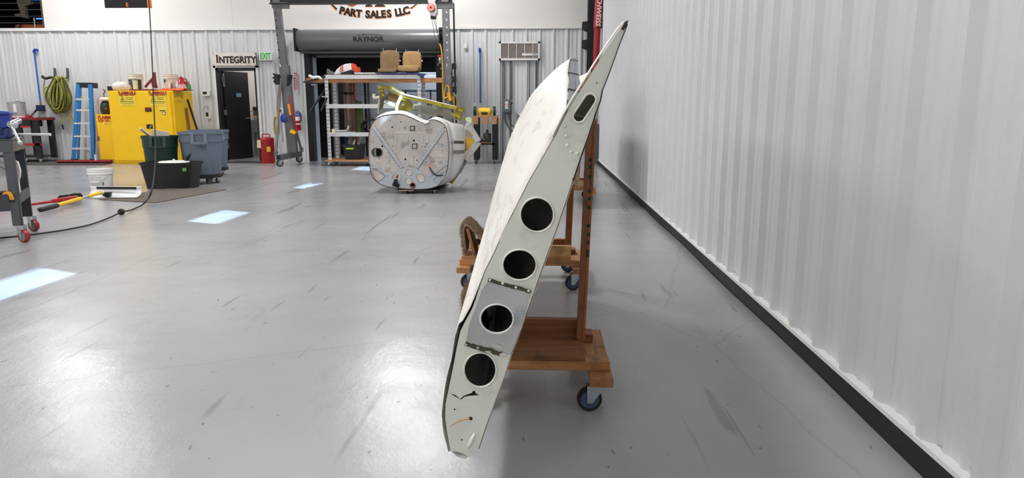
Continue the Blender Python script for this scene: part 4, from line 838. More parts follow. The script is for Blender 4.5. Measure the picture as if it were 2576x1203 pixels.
# seats on a blue cloth
sy_ = SY+.05
clo = thing('folded_cloth', 'dark navy cloth spread on the rack under the two tan seats', 'cloth', V((at(1010, 188, sy_).x, sy_+.2, zS+.04)))
rows = []
xa, xb = at(950, 188, sy_).x, at(1068, 188, sy_).x
for i in range(15):
    x = xa+(xb-xa)*i/14; dz_ = -.05 if i > 12 else 0
    rows.append([V((x, sy_-.09, shz[2]+.05+dz_*1.6+.006*math.sin(i*2))), V((x, sy_-.05, shz[2]+.075+dz_+.008*math.sin(i*1.7))), V((x, sy_+.2, shz[2]+.075)), V((x, sy_+.5, shz[2]+.07))])
MB().loft(rows, closed=False).build('cloth_sheet', m_navy, clo, smooth='all', solid=.02, sub=1)
def seat(label, pts_back, pts_cush, mat, Yb, dep, tilt):
    zc0 = shz[2]+.085
    t = thing('pilot_chair', label, 'chair', V((at(pts_back[0], 180, Yb).x, Yb, zc0)), 'tan aircraft seats')
    x0, y0, x1, y1 = pts_back; a, b = at(x0, y0, Yb+.15), at(x1, y1, Yb+.15); zb2 = zc0
    def cushion(xa, xb, za, zb3, ya, yb, nm, sag=0.):
        rows = []; N = 9
        for i in range(N+1):
            f = i/N; r = []
            for j_ in range(20):
                a_ = 2*PI*j_/20; cx = math.copysign(abs(math.cos(a_))**.45, math.cos(a_)); cz = math.copysign(abs(math.sin(a_))**.45, math.sin(a_))
                e = 1-.10*abs(2*f-1)**6; x = (xa+xb)/2+(xb-xa)/2*cx*e; z = (za+zb3)/2+(zb3-za)/2*cz*e
                if cz > .5: z -= sag*(1-min(1, abs(cx))**2)
                r.append(V((x+tilt*(0), ya+(yb-ya)*f+(z-za)*.10, z)))
            rows.append(r)
        return MB().loft(rows, caps=True).build(nm, mat, t, smooth='all', sub=1)
    cushion(a.x, b.x, zb2, a.z, Yb+.12, Yb+.26, 'backrest')
    x0, y0, x1, y1 = pts_cush; a, b = at(x0, y0, Yb), at(x1, y1, Yb)
    cushion(a.x, b.x, max(zc0, b.z), a.z, Yb-.08, Yb+.10, 'seat_cushion', .025)
    for s in (.2, .85):
        p = at(pts_back[0]+(pts_back[2]-pts_back[0])*s, pts_back[1], Yb+.18); MB().cyl(p+V((0, 0, -.03)), p+V((0, 0, .03)), .009, n=8).build('headrest_stub', m_zinc, t)
    MB().cyl(V((at(pts_back[2], 155, Yb+.2).x, Yb+.2, zc0+.25)), V((at(pts_back[2], 155, Yb+.2).x+.03, Yb+.2, zc0+.25)), .02, n=10).build('hinge_knob', m_zinc, t)
seat('darker tan aircraft seat, left of the two on the rack', (954, 125.5, 1005, 180), (950.5, 171, 999, 184), m_tan, SY+.08, .2, 0)
seat('lighter tan aircraft seat with thick front cushion, right of the two on the rack', (1011, 128, 1060, 181), (1001, 162.5, 1055, 181), m_tan2, SY+.10, .2, 0)
# white and red fairing
t = thing('fairing_part', 'white fairing with red stripes lying on top of the rack', 'aircraft part', at(872, 186, SY+.1))
def f_(x, y, Y=SY+.1): return at(820+x/8.31, 120+y/8.31, Y)
out_ = [(165, 555), (215, 460), (300, 385), (400, 340), (520, 325), (540, 460), (420, 495), (310, 530), (300, 545)]
MB().prism([f_(*p) for p in out_], V((0, .3, 0))).build('shell', m_white, t, bev=.02)
for (a, b) in (((310, 388), (310, 520)), ((345, 370), (355, 500))): MB().bar(f_(*a, SY+.09), f_(*b, SY+.09), .016, .02).build('red_stripe', M('orange_red', (206, 66, 40), .5), t)
MB().prism([f_(*p) for p in ((520, 322), (560, 325), (580, 395), (650, 395), (665, 500), (600, 525), (560, 480), (530, 455))], V((0, .28, 0))).build('red_end', bpy.data.materials['orange_red'], t, bev=.02)
MB().box(f_(590, 545), f_(1020, 520)+V((0, .1, 0))).build('white_strip', m_white, t)
MB().prism([f_(*p, SY+.11) for p in ((310, 545), (420, 500), (500, 480), (560, 560), (300, 560))], V((0, .2, 0))).build('dark_underside', m_black, t)
# black struts sticking out on the left
t = thing('strut_bundle', 'bundle of black struts and a grey clamp poking out left of the rack top', 'struts', at(800, 195, SY))
for i, (a, b, r) in enumerate((((763, 207), (832, 190), .016), ((768, 205), (812, 212), .012), ((780, 281), (826, 213), .022), ((808, 279), (832, 225), .02), ((790, 200), (838, 186), .02))):
    MB().cyl(at(*a, SY-.05-.02*i), at(*b, SY+.1), r, n=10).build('strut', m_blackm, t, smooth=True)
MB().tube(arcpts([at(777, 190, SY-.1), at(790, 196, SY-.1), at(800, 194, SY-.1), at(810, 199, SY-.08)]), [.03, .03, .03, .03, .03, .03, .03, .03, .035, .035, .035, .035, .03, .03, .03, .03, .03, .03, .03, .03, .02, .02, .02, .02, .01][:25], 8).build('white_cap', m_white, t, smooth='all')
for (x, y) in ((788, 213), (815, 243)): MB().cyl(at(x-5, y, SY-.08), at(x+5, y+1, SY-.08), .016, n=8).build('bright_ferrule', m_zinc, t)
MB().prism([at(x, y, SY+.05) for x, y in ((823, 172), (828, 177), (836, 180), (840, 186), (826, 188), (821, 182))], V((0, .1, 0))).build('clamp', M('grey_green', (96, 100, 92), .5), t, bev=.005)
# items on the rack
bx0 = at(868, 372, SY+.1)
t = thing('storage_bin', 'black storage bin with a lime label on the bottom of the rack', 'bin', V((at(888, 395, SY+.1).x, SY+.3, zd)))
xa, xb = at(863, 385, SY+.08).x, at(908, 385, SY+.08).x; zt2 = at(888, 364, SY+.08).z
rows = [[V((x, y, z)) for x, y in ((xa+i_, SY+.08+i_*.5), (xb-i_, SY+.08+i_*.5), (xb-i_, SY+.5-i_), (xa+i_, SY+.5-i_))] for z, i_ in ((zd, .04), (zt2-.03, 0), (zt2-.03, -.02), (zt2, -.02), (zt2, .005), (zt2-.04, .01))]
MB().loft(rows, caps=True).build('tub', m_black, t, bev=.006); lb = at(882, 374, SY+.06); MB().box((lb.x-.1, SY+.055, lb.z-.017), (lb.x+.06, SY+.075, lb.z+.017)).build('label_tape', M('lime_label', (180, 220, 70), .5), t)
for i, (x0, y0, x1, y1, mt, lab, nm) in enumerate(((866, 366, 874, 346, m_navy, 'folded dark blue rag poking out of the black bin', 'rag'), (880, 364, 886, 346, m_steel, 'grey metal bracket standing in the black bin', 'bracket'), (888, 366, 892, 350, m_alu, 'aluminium strip standing in the black bin', 'metal_strip'), (901, 364, 909, 345, M('cream_board', (214, 204, 184), .6), 'cream board leaning in the black bin', 'offcut'))):
    tag(MB().bar(at(x0, y0, SY+.25+.04*i), at(x1, y1, SY+.28+.04*i), .06, .02).build(nm, mt, None, bev=.004), lab, nm.replace('_', ' '))
for i, (x, y0, y1, w_, mt, lab) in enumerate(((897, 256, 330, .05, m_dgreen, 'dark green folded canvas standing on the middle shelf of the rack'), (903, 258, 331, .06, M('moss_canvas', (70, 88, 30), .9, var=.2), 'moss green canvas roll standing on the middle shelf'), (909, 260, 331, .05, M('leaf_canvas', (84, 96, 40), .9, var=.2), 'paler green canvas roll right of the moss green one'))):
    t = thing('canvas_roll', lab, 'canvas', V((at(x, y1, SY+.3).x, SY+.3, shz[0])), 'green canvas rolls')
    p = at(x-2, y0, SY+.32); q = V((at(x+1.5, y1, SY+.3).x, SY+.3, shz[0]+.006)); mid = (p+q)/2+V((.012, 0, 0))
    MB().tube(arcpts([q, mid, p], 6), w_*.75, 8).build('roll', mt, t, smooth='all'); MB().cyl(p-V((0, 0, .03)), p+V((0, 0, .04)), w_*.35, n=8).build('core', m_black, t)
t = thing('black_duct', 'coiled black duct behind the nose section on the middle shelf', 'duct', V((at(926, 330, SY+.3).x, SY+.3, shz[0])))
for i in range(7): MB().tube([V((at(934, 320, SY+.3).x, SY+.32, shz[0]+.16))+V((.2*math.cos(2*PI*k_/24), -.10+.035*i, .14*math.sin(2*PI*k_/24))) for k_ in range(24)], .02, 8, closed=True).build('coil', m_black, t, smooth='all')
MB().tube(arcpts([V((at(918, 297, SY+.2).x, SY+.2, at(918, 299, SY+.2).z)), at(928, 295, SY+.2), at(940, 297, SY+.2)]), .008, 6).build('wire_loop', m_black, t)
t = thing('pipe_elbow', 'aluminium bent tube lying on the lower shelf of the rack', 'tube', V((at(866, 333, SY+.1).x, SY+.1, shz[0])))
MB().tube(arcpts([V((at(842, 330, SY+.06).x, SY+.06, shz[0]+.06)), V((at(855, 329, SY+.1).x, SY+.1, shz[0]+.065)), V((at(873, 327, SY+.15).x, SY+.15, shz[0]+.08)), V((at(878, 318, SY+.2).x, SY+.2, shz[0]+.17))]), .025, 10).build('bent_tube', m_alu, t, smooth='all')
p = V((at(840, 331, SY).x, SY-.0, shz[0]+.06)); MB().box(p+V((-.03, -.06, -.05)), p+V((.035, .0, .05))).build('cream_block', M('cream_block', (226, 214, 176), .6), t, bev=.004)
tag(MB().prism([V((x, SY+.2, shz[1]+.006)) for x in (at(843, 262, SY+.2).x, at(886, 262, SY+.2).x)]+[V((at(884, 262, SY+.2).x, SY+.2, shz[1]+.035)), V((at(850, 262, SY+.2).x, SY+.2, shz[1]+.03))], V((0, .3, 0))).build('sheet_metal_part', m_alu, None, bev=.002), 'flat dull metal part lying on the upper shelf of the rack', 'metal part')
# ================================================================== IN THE STOREROOM
def back(name, lab, cat, parts, base):
    t = thing(name, lab, cat, base)
    for nm, mb, mt in parts: mb.build(nm, mt, t)
    return t
SB = YB+.9
xa, xb = at(795, 300, SB).x, at(836, 300, SB).x
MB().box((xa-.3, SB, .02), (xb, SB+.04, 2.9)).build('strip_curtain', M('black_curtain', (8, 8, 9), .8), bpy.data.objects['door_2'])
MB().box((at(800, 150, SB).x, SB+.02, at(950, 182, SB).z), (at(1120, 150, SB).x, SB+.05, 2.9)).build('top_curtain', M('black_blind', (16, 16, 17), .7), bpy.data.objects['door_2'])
X_ = at(793, 250, YB+.1).x; MB().box((X_-.03, YB+.1, 0), (X_+.06, YB+.14, at(800, 140, YB+.1).z)).build('light_jamb', M('bluish_jamb', (170, 184, 204), .4), bpy.data.objects['door_2'])
MB().box((X_, YB+.1, at(900, 140, YB+.1).z-.04), (gx1-.1, YB+.14, at(900, 140, YB+.1).z+.02)).build('light_header', m_steel, bpy.data.objects['door_2'])
WP = YB+2.2
t = thing('sectional_door', 'pale grey sectional panel door at the back of the storeroom', 'door', V((at(1000, 300, WP).x, WP, 0)))
x0_, x1_ = at(866, 300, WP).x, at(1200, 300, WP).x
for i in range(5): MB().box((x0_, WP, .01+i*.52), (x1_, WP+.04, .52*(i+1))).build('door_panel', M('pale_door_panel', (196, 202, 208), .5) if i == 0 else bpy.data.materials['pale_door_panel'], t, bev=.008)
for i, x in enumerate((868, 876, 884, 892)):
    X_ = at(x, 270, WP-.4).x
    tag(MB().box((X_-.03, WP-.4, .0), (X_+.025, WP-.36, 1.95)).build('timber_strip', wood('timber_%d' % i, ((188, 140, 104), (206, 180, 160), (178, 120, 84), (190, 96, 60))[i], 2), None), ('leftmost brownish', 'pale second', 'reddish third', 'rust red rightmost')[i]+' timber strip standing behind the rack', 'timber', 'timber strips behind the rack')
t = thing('pole_clip', 'black double clip across the timber strips behind the rack', 'clip', at(872, 236, WP-.45)); p = at(876, 235, WP-.44); MB().box(p+V((-.12, 0, -.03)), p+V((-.02, .02, .03))).build('jaw', m_black, t); MB().box(p+V((.02, 0, -.03)), p+V((.14, .02, .03))).build('jaw', m_black, t); MB().box(p+V((-.03, 0, -.012)), p+V((.03, .015, .012))).build('bar', m_black, t)
t = thing('track_post', 'dark steel track post inside the storeroom beside the panel door', 'post', V((at(918, 300, WP-.3).x, WP-.3, 0))); X_ = at(917, 270, WP-.3).x; MB().box((X_, WP-.3, 0), (X_+.05, WP-.25, 2.4)).build('post', m_blackm, t); MB().box((X_+.08, WP-.28, 0), (X_+.13, WP-.25, 2.3)).build('rail', m_dsteel, t)
t = thing('wire_shelving', 'blue topped wire shelving inside the storeroom on the right', 'shelving', V((at(1060, 300, WP-.9).x, WP-.9, 0)))
ys2 = WP-.9; xs = [at(x, 240, ys2).x for x in (1020, 1083, 1118)]
zt3 = at(1060, 226, ys2).z
MB().box((xs[0]-.1, ys2, zt3-.05), (xs[2], ys2+.4, zt3)).build('top', M('bluish_top', (96, 124, 150), .4), t)
for x in xs: MB().box((x-.02, ys2, 0), (x+.02, ys2+.04, zt3)).build('leg', m_dsteel, t)
for z in (zt3-.16, zt3-.22, zt3-.5, zt3-.9): MB().cyl((xs[0], ys2, z), (xs[2], ys2, z), .008, n=6).build('wire', m_zinc, t)
MB().cyl((xs[1]-.1, ys2+.2, zt3-.5), (xs[1]-.1, ys2+.2, zt3-.3), .03, n=10).build('bottle', M('green_glass', (90, 160, 70), .3), t)
# ================================================================== GANTRY CRANE
GF = fl(697, 420); GB = fl(760, 409)
GX = (GF.x+GB.x)/2; gy0, gy1 = 14.5, 15.7; gym = 15.1
G = thing('gantry_crane', 'grey steel rolling gantry crane spanning the roll-up door', 'gantry crane', V((GX, gym, 0)))
m_gan = M('gantry_paint', (112, 112, 114), .45, .35, var=.12, dirt=(84, 82, 80), dirt_amt=.42, ds=5)
m_gan2 = M('gantry_black', (40, 41, 44), .45, .3, var=.15)
fb = fl(693, 402, .2); fz = .2
MB().box((GX-.06, gy0-.05, fz-.06), (GX+.06, gy1+.05, fz+.06)).build('foot_beam', m_gan, G, bev=.006)
MB().box((GX-.045, gy0-.052, fz-.04), (GX+.045, gy0-.049, fz+.04)).build('beam_opening', m_black, G)
for yy in (gy0, gy1): caster(G, (GX+.0, yy), r=.075, w_=.05, rotz=.5, plate_z=fz-.06, hub=m_steel)
a = V((at(737, 385, gym).x, gym, fz+.06)); b = at(716, 165, gym); c = at(697, 30, gym); e = at(693, -20, gym)
d = (b-a).normalized()
MB().bar(a, b+d*.35*0, .20, .14).build('lower_leg', m_gan, G, bev=.006)
up_ = MB().bar(b-d*.5, e, .145, .11).build('upper_leg', m_gan, G, bev=.004)
def holes_on(p, q, n, par, off=-.058, r=.017):
    for i in range(n):
        h = p+(q-p)*i/(n-1); MB().cyl(h+V((0, off, 0)), h+V((0, off+.004, 0)), r, n=12).build('pin_hole', m_black, par)
holes_on(at(695.5, 33, gym), at(705, 145, gym), 7, up_)
MB().prism([at(703, 168, gym-.08), at(707, 168, gym-.08), at(705, 160, gym-.08)], V((0, -.01, 0))).build('white_mark', m_white, G)
for (p, q) in ((at(694, 388, 14.58), at(706, 198, gym-.05)), (at(758, 378, 15.62), at(722, 240, gym+.05))):
    MB().cyl(p, q, .028, n=10).build('brace', m_gan, G, smooth=True); MB().cyl(p-V((0, 0, .04)), p+V((0, 0, .06)), .045, n=10).build('brace_foot', m_gan, G)
# right leg
X2_ = at(1126, 150, gym).x
up2 = MB().bar(V((X2_, gym, 1.6)), V((X2_-.03, gym, at(1125, -20, gym).z)), .145, .11).build('upper_leg', m_gan, G, bev=.004)
MB().bar(V((X2_+.02, gym, fz+.06)), V((X2_, gym, at(1128, 160, gym).z)), .19, .14).build('lower_leg', m_gan, G, bev=.006)
MB().box((X2_-.04, gy0-.05, fz-.06), (X2_+.08, gy1+.05, fz+.06)).build('foot_beam', m_gan, G)
for yy in (gy0, gy1): caster(G, (X2_+.02, yy), r=.075, w_=.05, rotz=.5, plate_z=fz-.06, hub=m_steel)
for i, y_ in enumerate((31, 50, 69, 88, 107, 126, 145)):
    h = at(1122.5+y_*.02, y_, gym-.058); MB().cyl(h, h+V((0, .004, 0)), .019, n=12).build('pin_hole', m_zinc, up2)
h = at(1124, 165, gym-.075); MB().sphere(h, .035, 12, (.6, .2, 1.3)).build('lock_pin', m_zinc, G, smooth='all')
# top beam
zb_t = at(900, 10, gym).z
MB().box((at(680, 0, gym).x, gym-.09, zb_t), (at(1138, 0, gym).x, gym+.09, zb_t+.02)).box((at(680, 0, gym).x, gym-.012, zb_t), (at(1138, 0, gym).x, gym+.012, zb_t+.24)).box((at(680, 0, gym).x, gym-.09, zb_t+.22), (at(1138, 0, gym).x, gym+.09, zb_t+.24)).build('top_beam', m_gan2, G)
for x in (706, 1121):
    p = at(x, 14, gym); MB().box(p+V((-.17, -.06, -.06)), p+V((.17, .06, .06))).build('beam_clamp', m_gan, G, bev=.004)
MB().cyl(V((X2_+.14, gym+.02, zb_t)), V((X2_+.16, gym+.02, .9)), .018, n=8).build('lift_screw', m_blackm, G, smooth=True)
for y_ in (167, 200, 225): p = at(1139, y_, gym); MB().box(V((X2_+.10, gym-.04, p.z-.06)), V((X2_+.18, gym+.06, p.z+.06))).build('screw_bearing', m_blackm, G)
# chain hoist on the beam
t = thing('electric_hoist', 'grey hoist with a red chain bag hanging from the gantry beam', 'hoist', at(1087, 45, gym))
p = at(1087, 22, gym); MB().prism([at(x, y, gym-.1) for x, y in ((1074, -4), (1098, -4), (1095, 6), (1099, 14), (1099, 32), (1094, 42), (1084, 40), (1080, 30), (1082, 14), (1077, 8))], V((0, .2, 0))).build('body', m_alu, t, bev=.01)
MB().sphere(at(1084, 19, gym-.12), .085, 14, (1, .7, 1)).build('red_cover', M('bright_red', (214, 36, 48), .4), t, smooth='all')
for i in range(3): MB().tube([at(1084, 19, gym-.19)+V(((.03+.018*i)*math.cos(q), -.005, (.03+.018*i)*math.sin(q))) for q in [2*PI*k_/16 for k_ in range(16)]], .006, 5, closed=True).build('red_coil', M('white_red_rope', (236, 160, 160), .5) if i == 0 else bpy.data.materials['white_red_rope'], t)
MB().box(at(1083, 47, gym-.06), at(1098, 39, gym+.06)).build('control_block', m_black, t, bev=.008)
for (x0, x1, y1) in ((1086, 1103, 140), (1090, 1106, 100), (1095, 1104, 105)): MB().cyl(at(x0, 47, gym), at(x1, y1, gym), .005, n=5).build('cable', m_blackm, t)
h = at(1107, 150, gym); MB().sphere(h, .05, 12, (.7, .5, 1.4)).build('hook_block', m_zinc, t, smooth='all'); MB().box(h+V((-.05, -.03, .06)), h+V((.05, .03, .09))).build('red_band', m_red, t)
MB().tube([h+V((.05*math.cos(q), 0, -.13+.06*math.sin(q))) for q in [-PI*.5+1.5*PI*k_/12 for k_ in range(13)]], .012, 8).build('hook', m_steel, t, smooth='all')
# cords and chain on the right leg
def cord(label, px, r, mat, Y=gym-.12, nm='power_cord', cat='cord', extra=None):
    t = thing(nm, label, cat, at(*px[-1], Y)); MB().tube(arcpts([at(x, y, Y) for x, y in px], 6), r, 6).build('cord', mat, t, smooth='all')
    if extra: extra(t)
    return t
m_ycord = M('yellow_cord', (222, 176, 40), .5)
def plug(t): MB().bar(at(1128, 233, gym-.13), at(1134, 254, gym-.13), .07, .05).build('connector', M('amber_plug', (236, 160, 20), .4), t, bev=.01)
cord('yellow extension cord with amber plug hanging on the right gantry leg', ((1106, 110), (1111, 130), (1114, 180), (1114, 230), (1118, 247), (1127, 242), (1130, 228), (1128, 218), (1124, 215)), .014, m_ycord, extra=plug)
cord('second yellow cord dropping behind the nose section', ((1122, 214), (1119, 230), (1118, 245), (1116, 262), (1115, 275)), .013, m_ycord, Y=gym-.1)
cord('olive yellow hose loop right of the gantry leg', ((1140, 236), (1147, 242), (1150, 256), (1149, 268), (1146, 274), (1141, 258), (1139, 242)), .018, M('olive_hose', (150, 130, 30), .5), nm='hose_loop', cat='hose')
t = thing('lifting_chain', 'dark chain hanging along the right gantry leg', 'chain', at(1134, 200, gym))
for i in range(40):
    p = V((X2_+.09, gym-.08, at(1134, 180, gym).z-.05*i)); r_ = [p+V((.022*math.cos(q), 0, .034*math.sin(q))) if i % 2 else p+V((0, .022*math.cos(q), .034*math.sin(q))) for q in [2*PI*k_/8 for k_ in range(8)]]
    if p.z < .95: break
    MB().tube(r_, .008, 5, closed=True).build('link', m_dsteel, t)
t = thing('sprocket_drive', 'black chain sprocket drive at the right end of the roll-up hood', 'drive', at(1108, 100, YB-.5)); p = at(1109, 100, YB-.62); MB().cyl(p+V((-.02, 0, -.15)), p+V((.05, 0, -.15)), .12, n=18).cyl(p+V((-.02, 0, .12)), p+V((.05, 0, .12)), .12, n=18).build('sprockets', m_black, t); MB().bar(p+V((.06, 0, .3)), p+V((.06, 0, -.9)), .04, .05).build('chain_run', m_blackm, t)
# gear hanging on the left leg
yl = gym-.16
t = thing('broom_head', 'black bristle broom heads clamped around the left gantry leg', 'broom', at(718, 200, yl))
for pts in (((685, 184), (700, 188), (701, 210), (693, 213), (687, 205), (690, 200), (684, 196), (690, 192)), ((722, 187), (728, 188), (725, 212), (721, 216))): MB().prism([at(x, y, yl) for x, y in pts], V((0, .2, 0))).build('bristles', m_black, t)
def pole(label, p, q, r, mat, cat='broom', grp='long handled tools on the left gantry leg', parts=()):
    t = thing('push_broom', label, cat, at(*q, yl), grp); MB().cyl(at(*p, yl-.02), at(*q, yl-.06), r, n=8).build('handle', mat, t, smooth=True)
    for nm, a_, b_, w_, m_ in parts: MB().bar(at(*a_, yl-.04), at(*b_, yl-.07), w_, .04).build(nm, m_, t, bev=.004)
pole('wooden handled broom leaning left on the gantry leg', (702, 218), (696, 300), .016, m_woodz, parts=(('yellow_grip', (699, 275), (697, 300), .05, m_tyel),))
pole('red handled broom leaning right on the gantry leg', (727, 240), (747, 335), .016, m_red, parts=(('yellow_head', (731, 330), (744, 334), .09, m_tyel),))
pole('dark red pole crossing behind the fire extinguisher', (724, 262), (743, 330), .014, m_dred, parts=(('amber_sleeve', (726, 262), (731, 290), .04, M('amber_sleeve', (224, 140, 40), .5)),))
t = thing('ratchet_strap', 'blue ratchet strap bundle hung on the gantry leg', 'strap', at(713, 298, yl)); MB().sphere(at(713, 298, yl-.05), .07, 12, (1, .6, 1.3)).build('bundle', m_blue, t, smooth='all'); MB().bar(at(705, 275, yl-.05), at(711, 290, yl-.05), .03, .02).build('red_webbing', m_red, t); MB().bar(at(708, 272, yl-.05), at(709, 288, yl-.05), .04, .02).build('white_webbing', m_white, t)
t = thing('tow_chain', 'silver tow chain hanging beside the left gantry leg', 'chain', at(709, 345, yl))
for i in range(26):
    p = at(706+i*.22, 300+i*2.2, yl-.06); r_ = [p+V((.02*math.cos(q), 0, .03*math.sin(q))) if i % 2 else p+V((0, .02*math.cos(q), .03*math.sin(q))) for q in [2*PI*k_/8 for k_ in range(8)]]; MB().tube(r_, .007, 5, closed=True).build('link', m_zinc, t)
t = thing('rope_loop', 'worn yellow rope looped over the gantry brace', 'rope', at(694, 320, yl))
for i in range(3): MB().tube([at(694+i*1.2, 318, yl-.08)+V((.045*math.cos(q), .01*i, .20*math.sin(q))) for q in [2*PI*k_/20 for k_ in range(20)]], .010, 6, closed=True).build('loop', M('worn_rope', (176, 150, 74), .8) if i == 0 else bpy.data.materials['worn_rope'], t, smooth='all')
# red waste can
rc = V((at(674, 385, 15.55).x, 15.55, 0))
t = thing('oily_waste_can', 'round red metal waste can with a lid beside the gantry foot', 'waste can', V((rc.x, rc.y, 0)))
rr0 = (at(690, 380, 15.5).x-at(657, 380, 15.5).x)/2; zt_ = at(673, 352, 15.5).z
MB().lathe([(rr0*.96, 0), (rr0, .02), (rr0, zt_-.02), (rr0*1.03, zt_-.01), (rr0*1.03, zt_)], rc, 28).build('body', m_red, t, smooth=True)
MB().lathe([(rr0*1.06, zt_), (rr0*1.06, zt_+.02), (rr0*.9, zt_+.05), (0.01, zt_+.07)], rc, 28).build('lid', m_red, t, smooth=True)
MB().tube(arcpts([rc+V((-.08, -rr0*.3, zt_+.05)), rc+V((-.08, -rr0*.3, zt_+.12)), rc+V((.08, -rr0*.3, zt_+.12)), rc+V((.08, -rr0*.3, zt_+.05))], 4), .012, 6).build('lid_handle', m_red, t)
MB().prism([V((rc.x+.04, rc.y-rr0*.995, zt_*.5)), V((rc.x+.12, rc.y-rr0*.93, zt_*.5)), V((rc.x+.12, rc.y-rr0*.93, zt_*.72)), V((rc.x+.04, rc.y-rr0*.995, zt_*.72))], V((0, -.01, 0))).build('yellow_decal', m_tyel, t)
MB().prism([V((rc.x-rr0*1.05, rc.y-.12, zt_)), V((rc.x-rr0*.6, rc.y-rr0*.85, zt_)), V((rc.x-rr0*.6, rc.y-rr0*.9, zt_-.18)), V((rc.x-rr0*1.1, rc.y-.15, zt_-.16))], V((-.01, -.02, 0))).build('rag_corner', M('cream_rag', (226, 206, 164), .9), t)
# fire extinguisher and its sign
ec = at(747, 300, YB-.14); t = thing('fire_extinguisher', 'red fire extinguisher mounted on the ribbed wall', 'fire extinguisher', V((ec.x, ec.y, at(747, 328, YB-.14).z)))
z0_, z1_ = at(747, 328, YB-.14).z, at(747, 285, YB-.14).z
MB().lathe([(.07, 0), (.08, .012), (.08, z1_-z0_-.07), (.06, z1_-z0_-.02), (.025, z1_-z0_), (.025, z1_-z0_+.03)], V((ec.x, ec.y, z0_)), 20).build('cylinder', m_red, t, smooth=True)
MB().cyl(V((ec.x, ec.y, z1_+.02)), V((ec.x, ec.y, z1_+.06)), .03, n=10).bar(V((ec.x-.04, ec.y-.02, z1_+.07)), V((ec.x+.09, ec.y-.02, z1_+.09)), .02, .02, V((0, 1, 0))).build('valve', m_zinc, t)
for z_, h_, m_ in ((z0_+.22, .09, m_white), (z0_+.33, .06, M('blue_tag', (80, 130, 210), .5)), (z0_+.13, .03, m_white)): MB().lathe([(.0815, 0), (.0815, h_)], V((ec.x, ec.y, z_)), 20, cap=False).build('label_band', m_, t, smooth=True)
MB().tube(arcpts([V((ec.x+.03, ec.y, z1_+.04)), V((ec.x+.10, ec.y-.02, z1_-.02)), V((ec.x+.10, ec.y-.03, z0_+.2))]), .012, 6).build('hose', m_black, t, smooth='all')
t = thing('extinguisher_sign', 'tall narrow red and white fire extinguisher sign on the wall', 'sign', at(743, 232, YW)); sg_ = slab('plate', 738.5, 182, 748, 232, YW-.012, .01, m_white, t)
slab('red_panel', 739.5, 183, 747, 192, YW-.014, .003, m_red, t); slab('red_panel', 739.5, 194, 747, 226, YW-.014, .003, m_red, t)
text('fire_lettering', 'FIRE', .045, at(743.3, 188, YW-.0155), m_white, t, ext=.001); text('sign_lettering', 'EXTINGUISHER', .06, at(743.6, 209, YW-.0155), m_white, t, u=V((0, 0, -1)), v=V((1, 0, 0)), ext=.001, bold=.001, sx=.98)
a = at(744, 229, YW-.014); MB().prism([a+V((-.035, 0, .02)), a+V((.035, 0, .02)), a+V((0, 0, -.025))], V((0, .002, 0))).build('arrow', m_red, t)
# INTEGRITY and EXIT signs
t = thing('integrity_sign', 'cream metal plaque reading INTEGRITY above the dark doorway', 'sign', at(590, 166, YW))
slab('plaque', 533.5, 132.5, 643, 165.5, YW-.07, .02, M('cream_plaque', (220, 212, 204), .5, dirt=(190, 172, 160), dirt_amt=.45), t, bev=.006)
MB().box((at(643, 150, YW).x-.01, YW-.065, at(640, 166, YW).z), (at(647, 150, YW).x-.01, YW, at(640, 133, YW).z)).build('dark_edge', m_black, t)
zc = at(588, 150.5, YW-.07).z; xc = at(541, 150, YW-.07).x
text('big_initial', 'I', .245, (xc+.02, YW-.072, zc+.012), M('maroon_ink', (40, 16, 18), .5), t, bold=.008, align='LEFT'); text('lettering', 'NTEGRITY', .205, (xc+.085, YW-.072, zc-.008), bpy.data.materials['maroon_ink'], t, bold=.008, align='LEFT', sx=.90)
for x, y in ((536, 135), (641, 135), (536, 163), (641, 163)): MB().sphere(at(x, y, YW-.072), .012, 8).build('bolt', m_steel, t)
t = thing('exit_sign', 'white exit sign with green letters beside the doorway', 'sign', at(667, 152, YW)); slab('housing', 651.5, 131, 683.5, 152, YW-.09, .09, m_white, t, bev=.012)
text('exit_lettering', 'EXIT', .19, at(667.5, 141.5, YW-.093), M('exit_green', (40, 190, 80), .5), t, bold=.006, sx=.62, ext=.002)
t = thing('thermostat', 'white thermostat with dark screen right of the yellow cabinet', 'thermostat', at(517, 241, YW)); slab('case', 507.5, 228, 528, 241.5, YW-.04, .04, m_white, t, bev=.006); slab('screen', 510, 230.5, 520, 237.5, YW-.043, .004, m_black, t)
t = thing('wall_switch', 'white switch plate with black knob and loose wires on the wall', 'switch', at(524, 298, YW)); slab('plate', 517, 284, 530, 299, YW-.012, .012, m_white, t, bev=.002); slab('knob', 517.5, 283, 523.5, 293, YW-.03, .02, m_black, t, bev=.006)
MB().tube(arcpts([at(511, 276, YW-.03), at(517, 268, YW-.05), at(524, 270, YW-.05), at(520, 274, YW-.03)]), .005, 5).build('wire', m_dsteel, t)
MB().cyl(at(513.5, 244, YW-.02), at(515, 268, YW-.02), .008, n=6).build('lead', m_white, t)
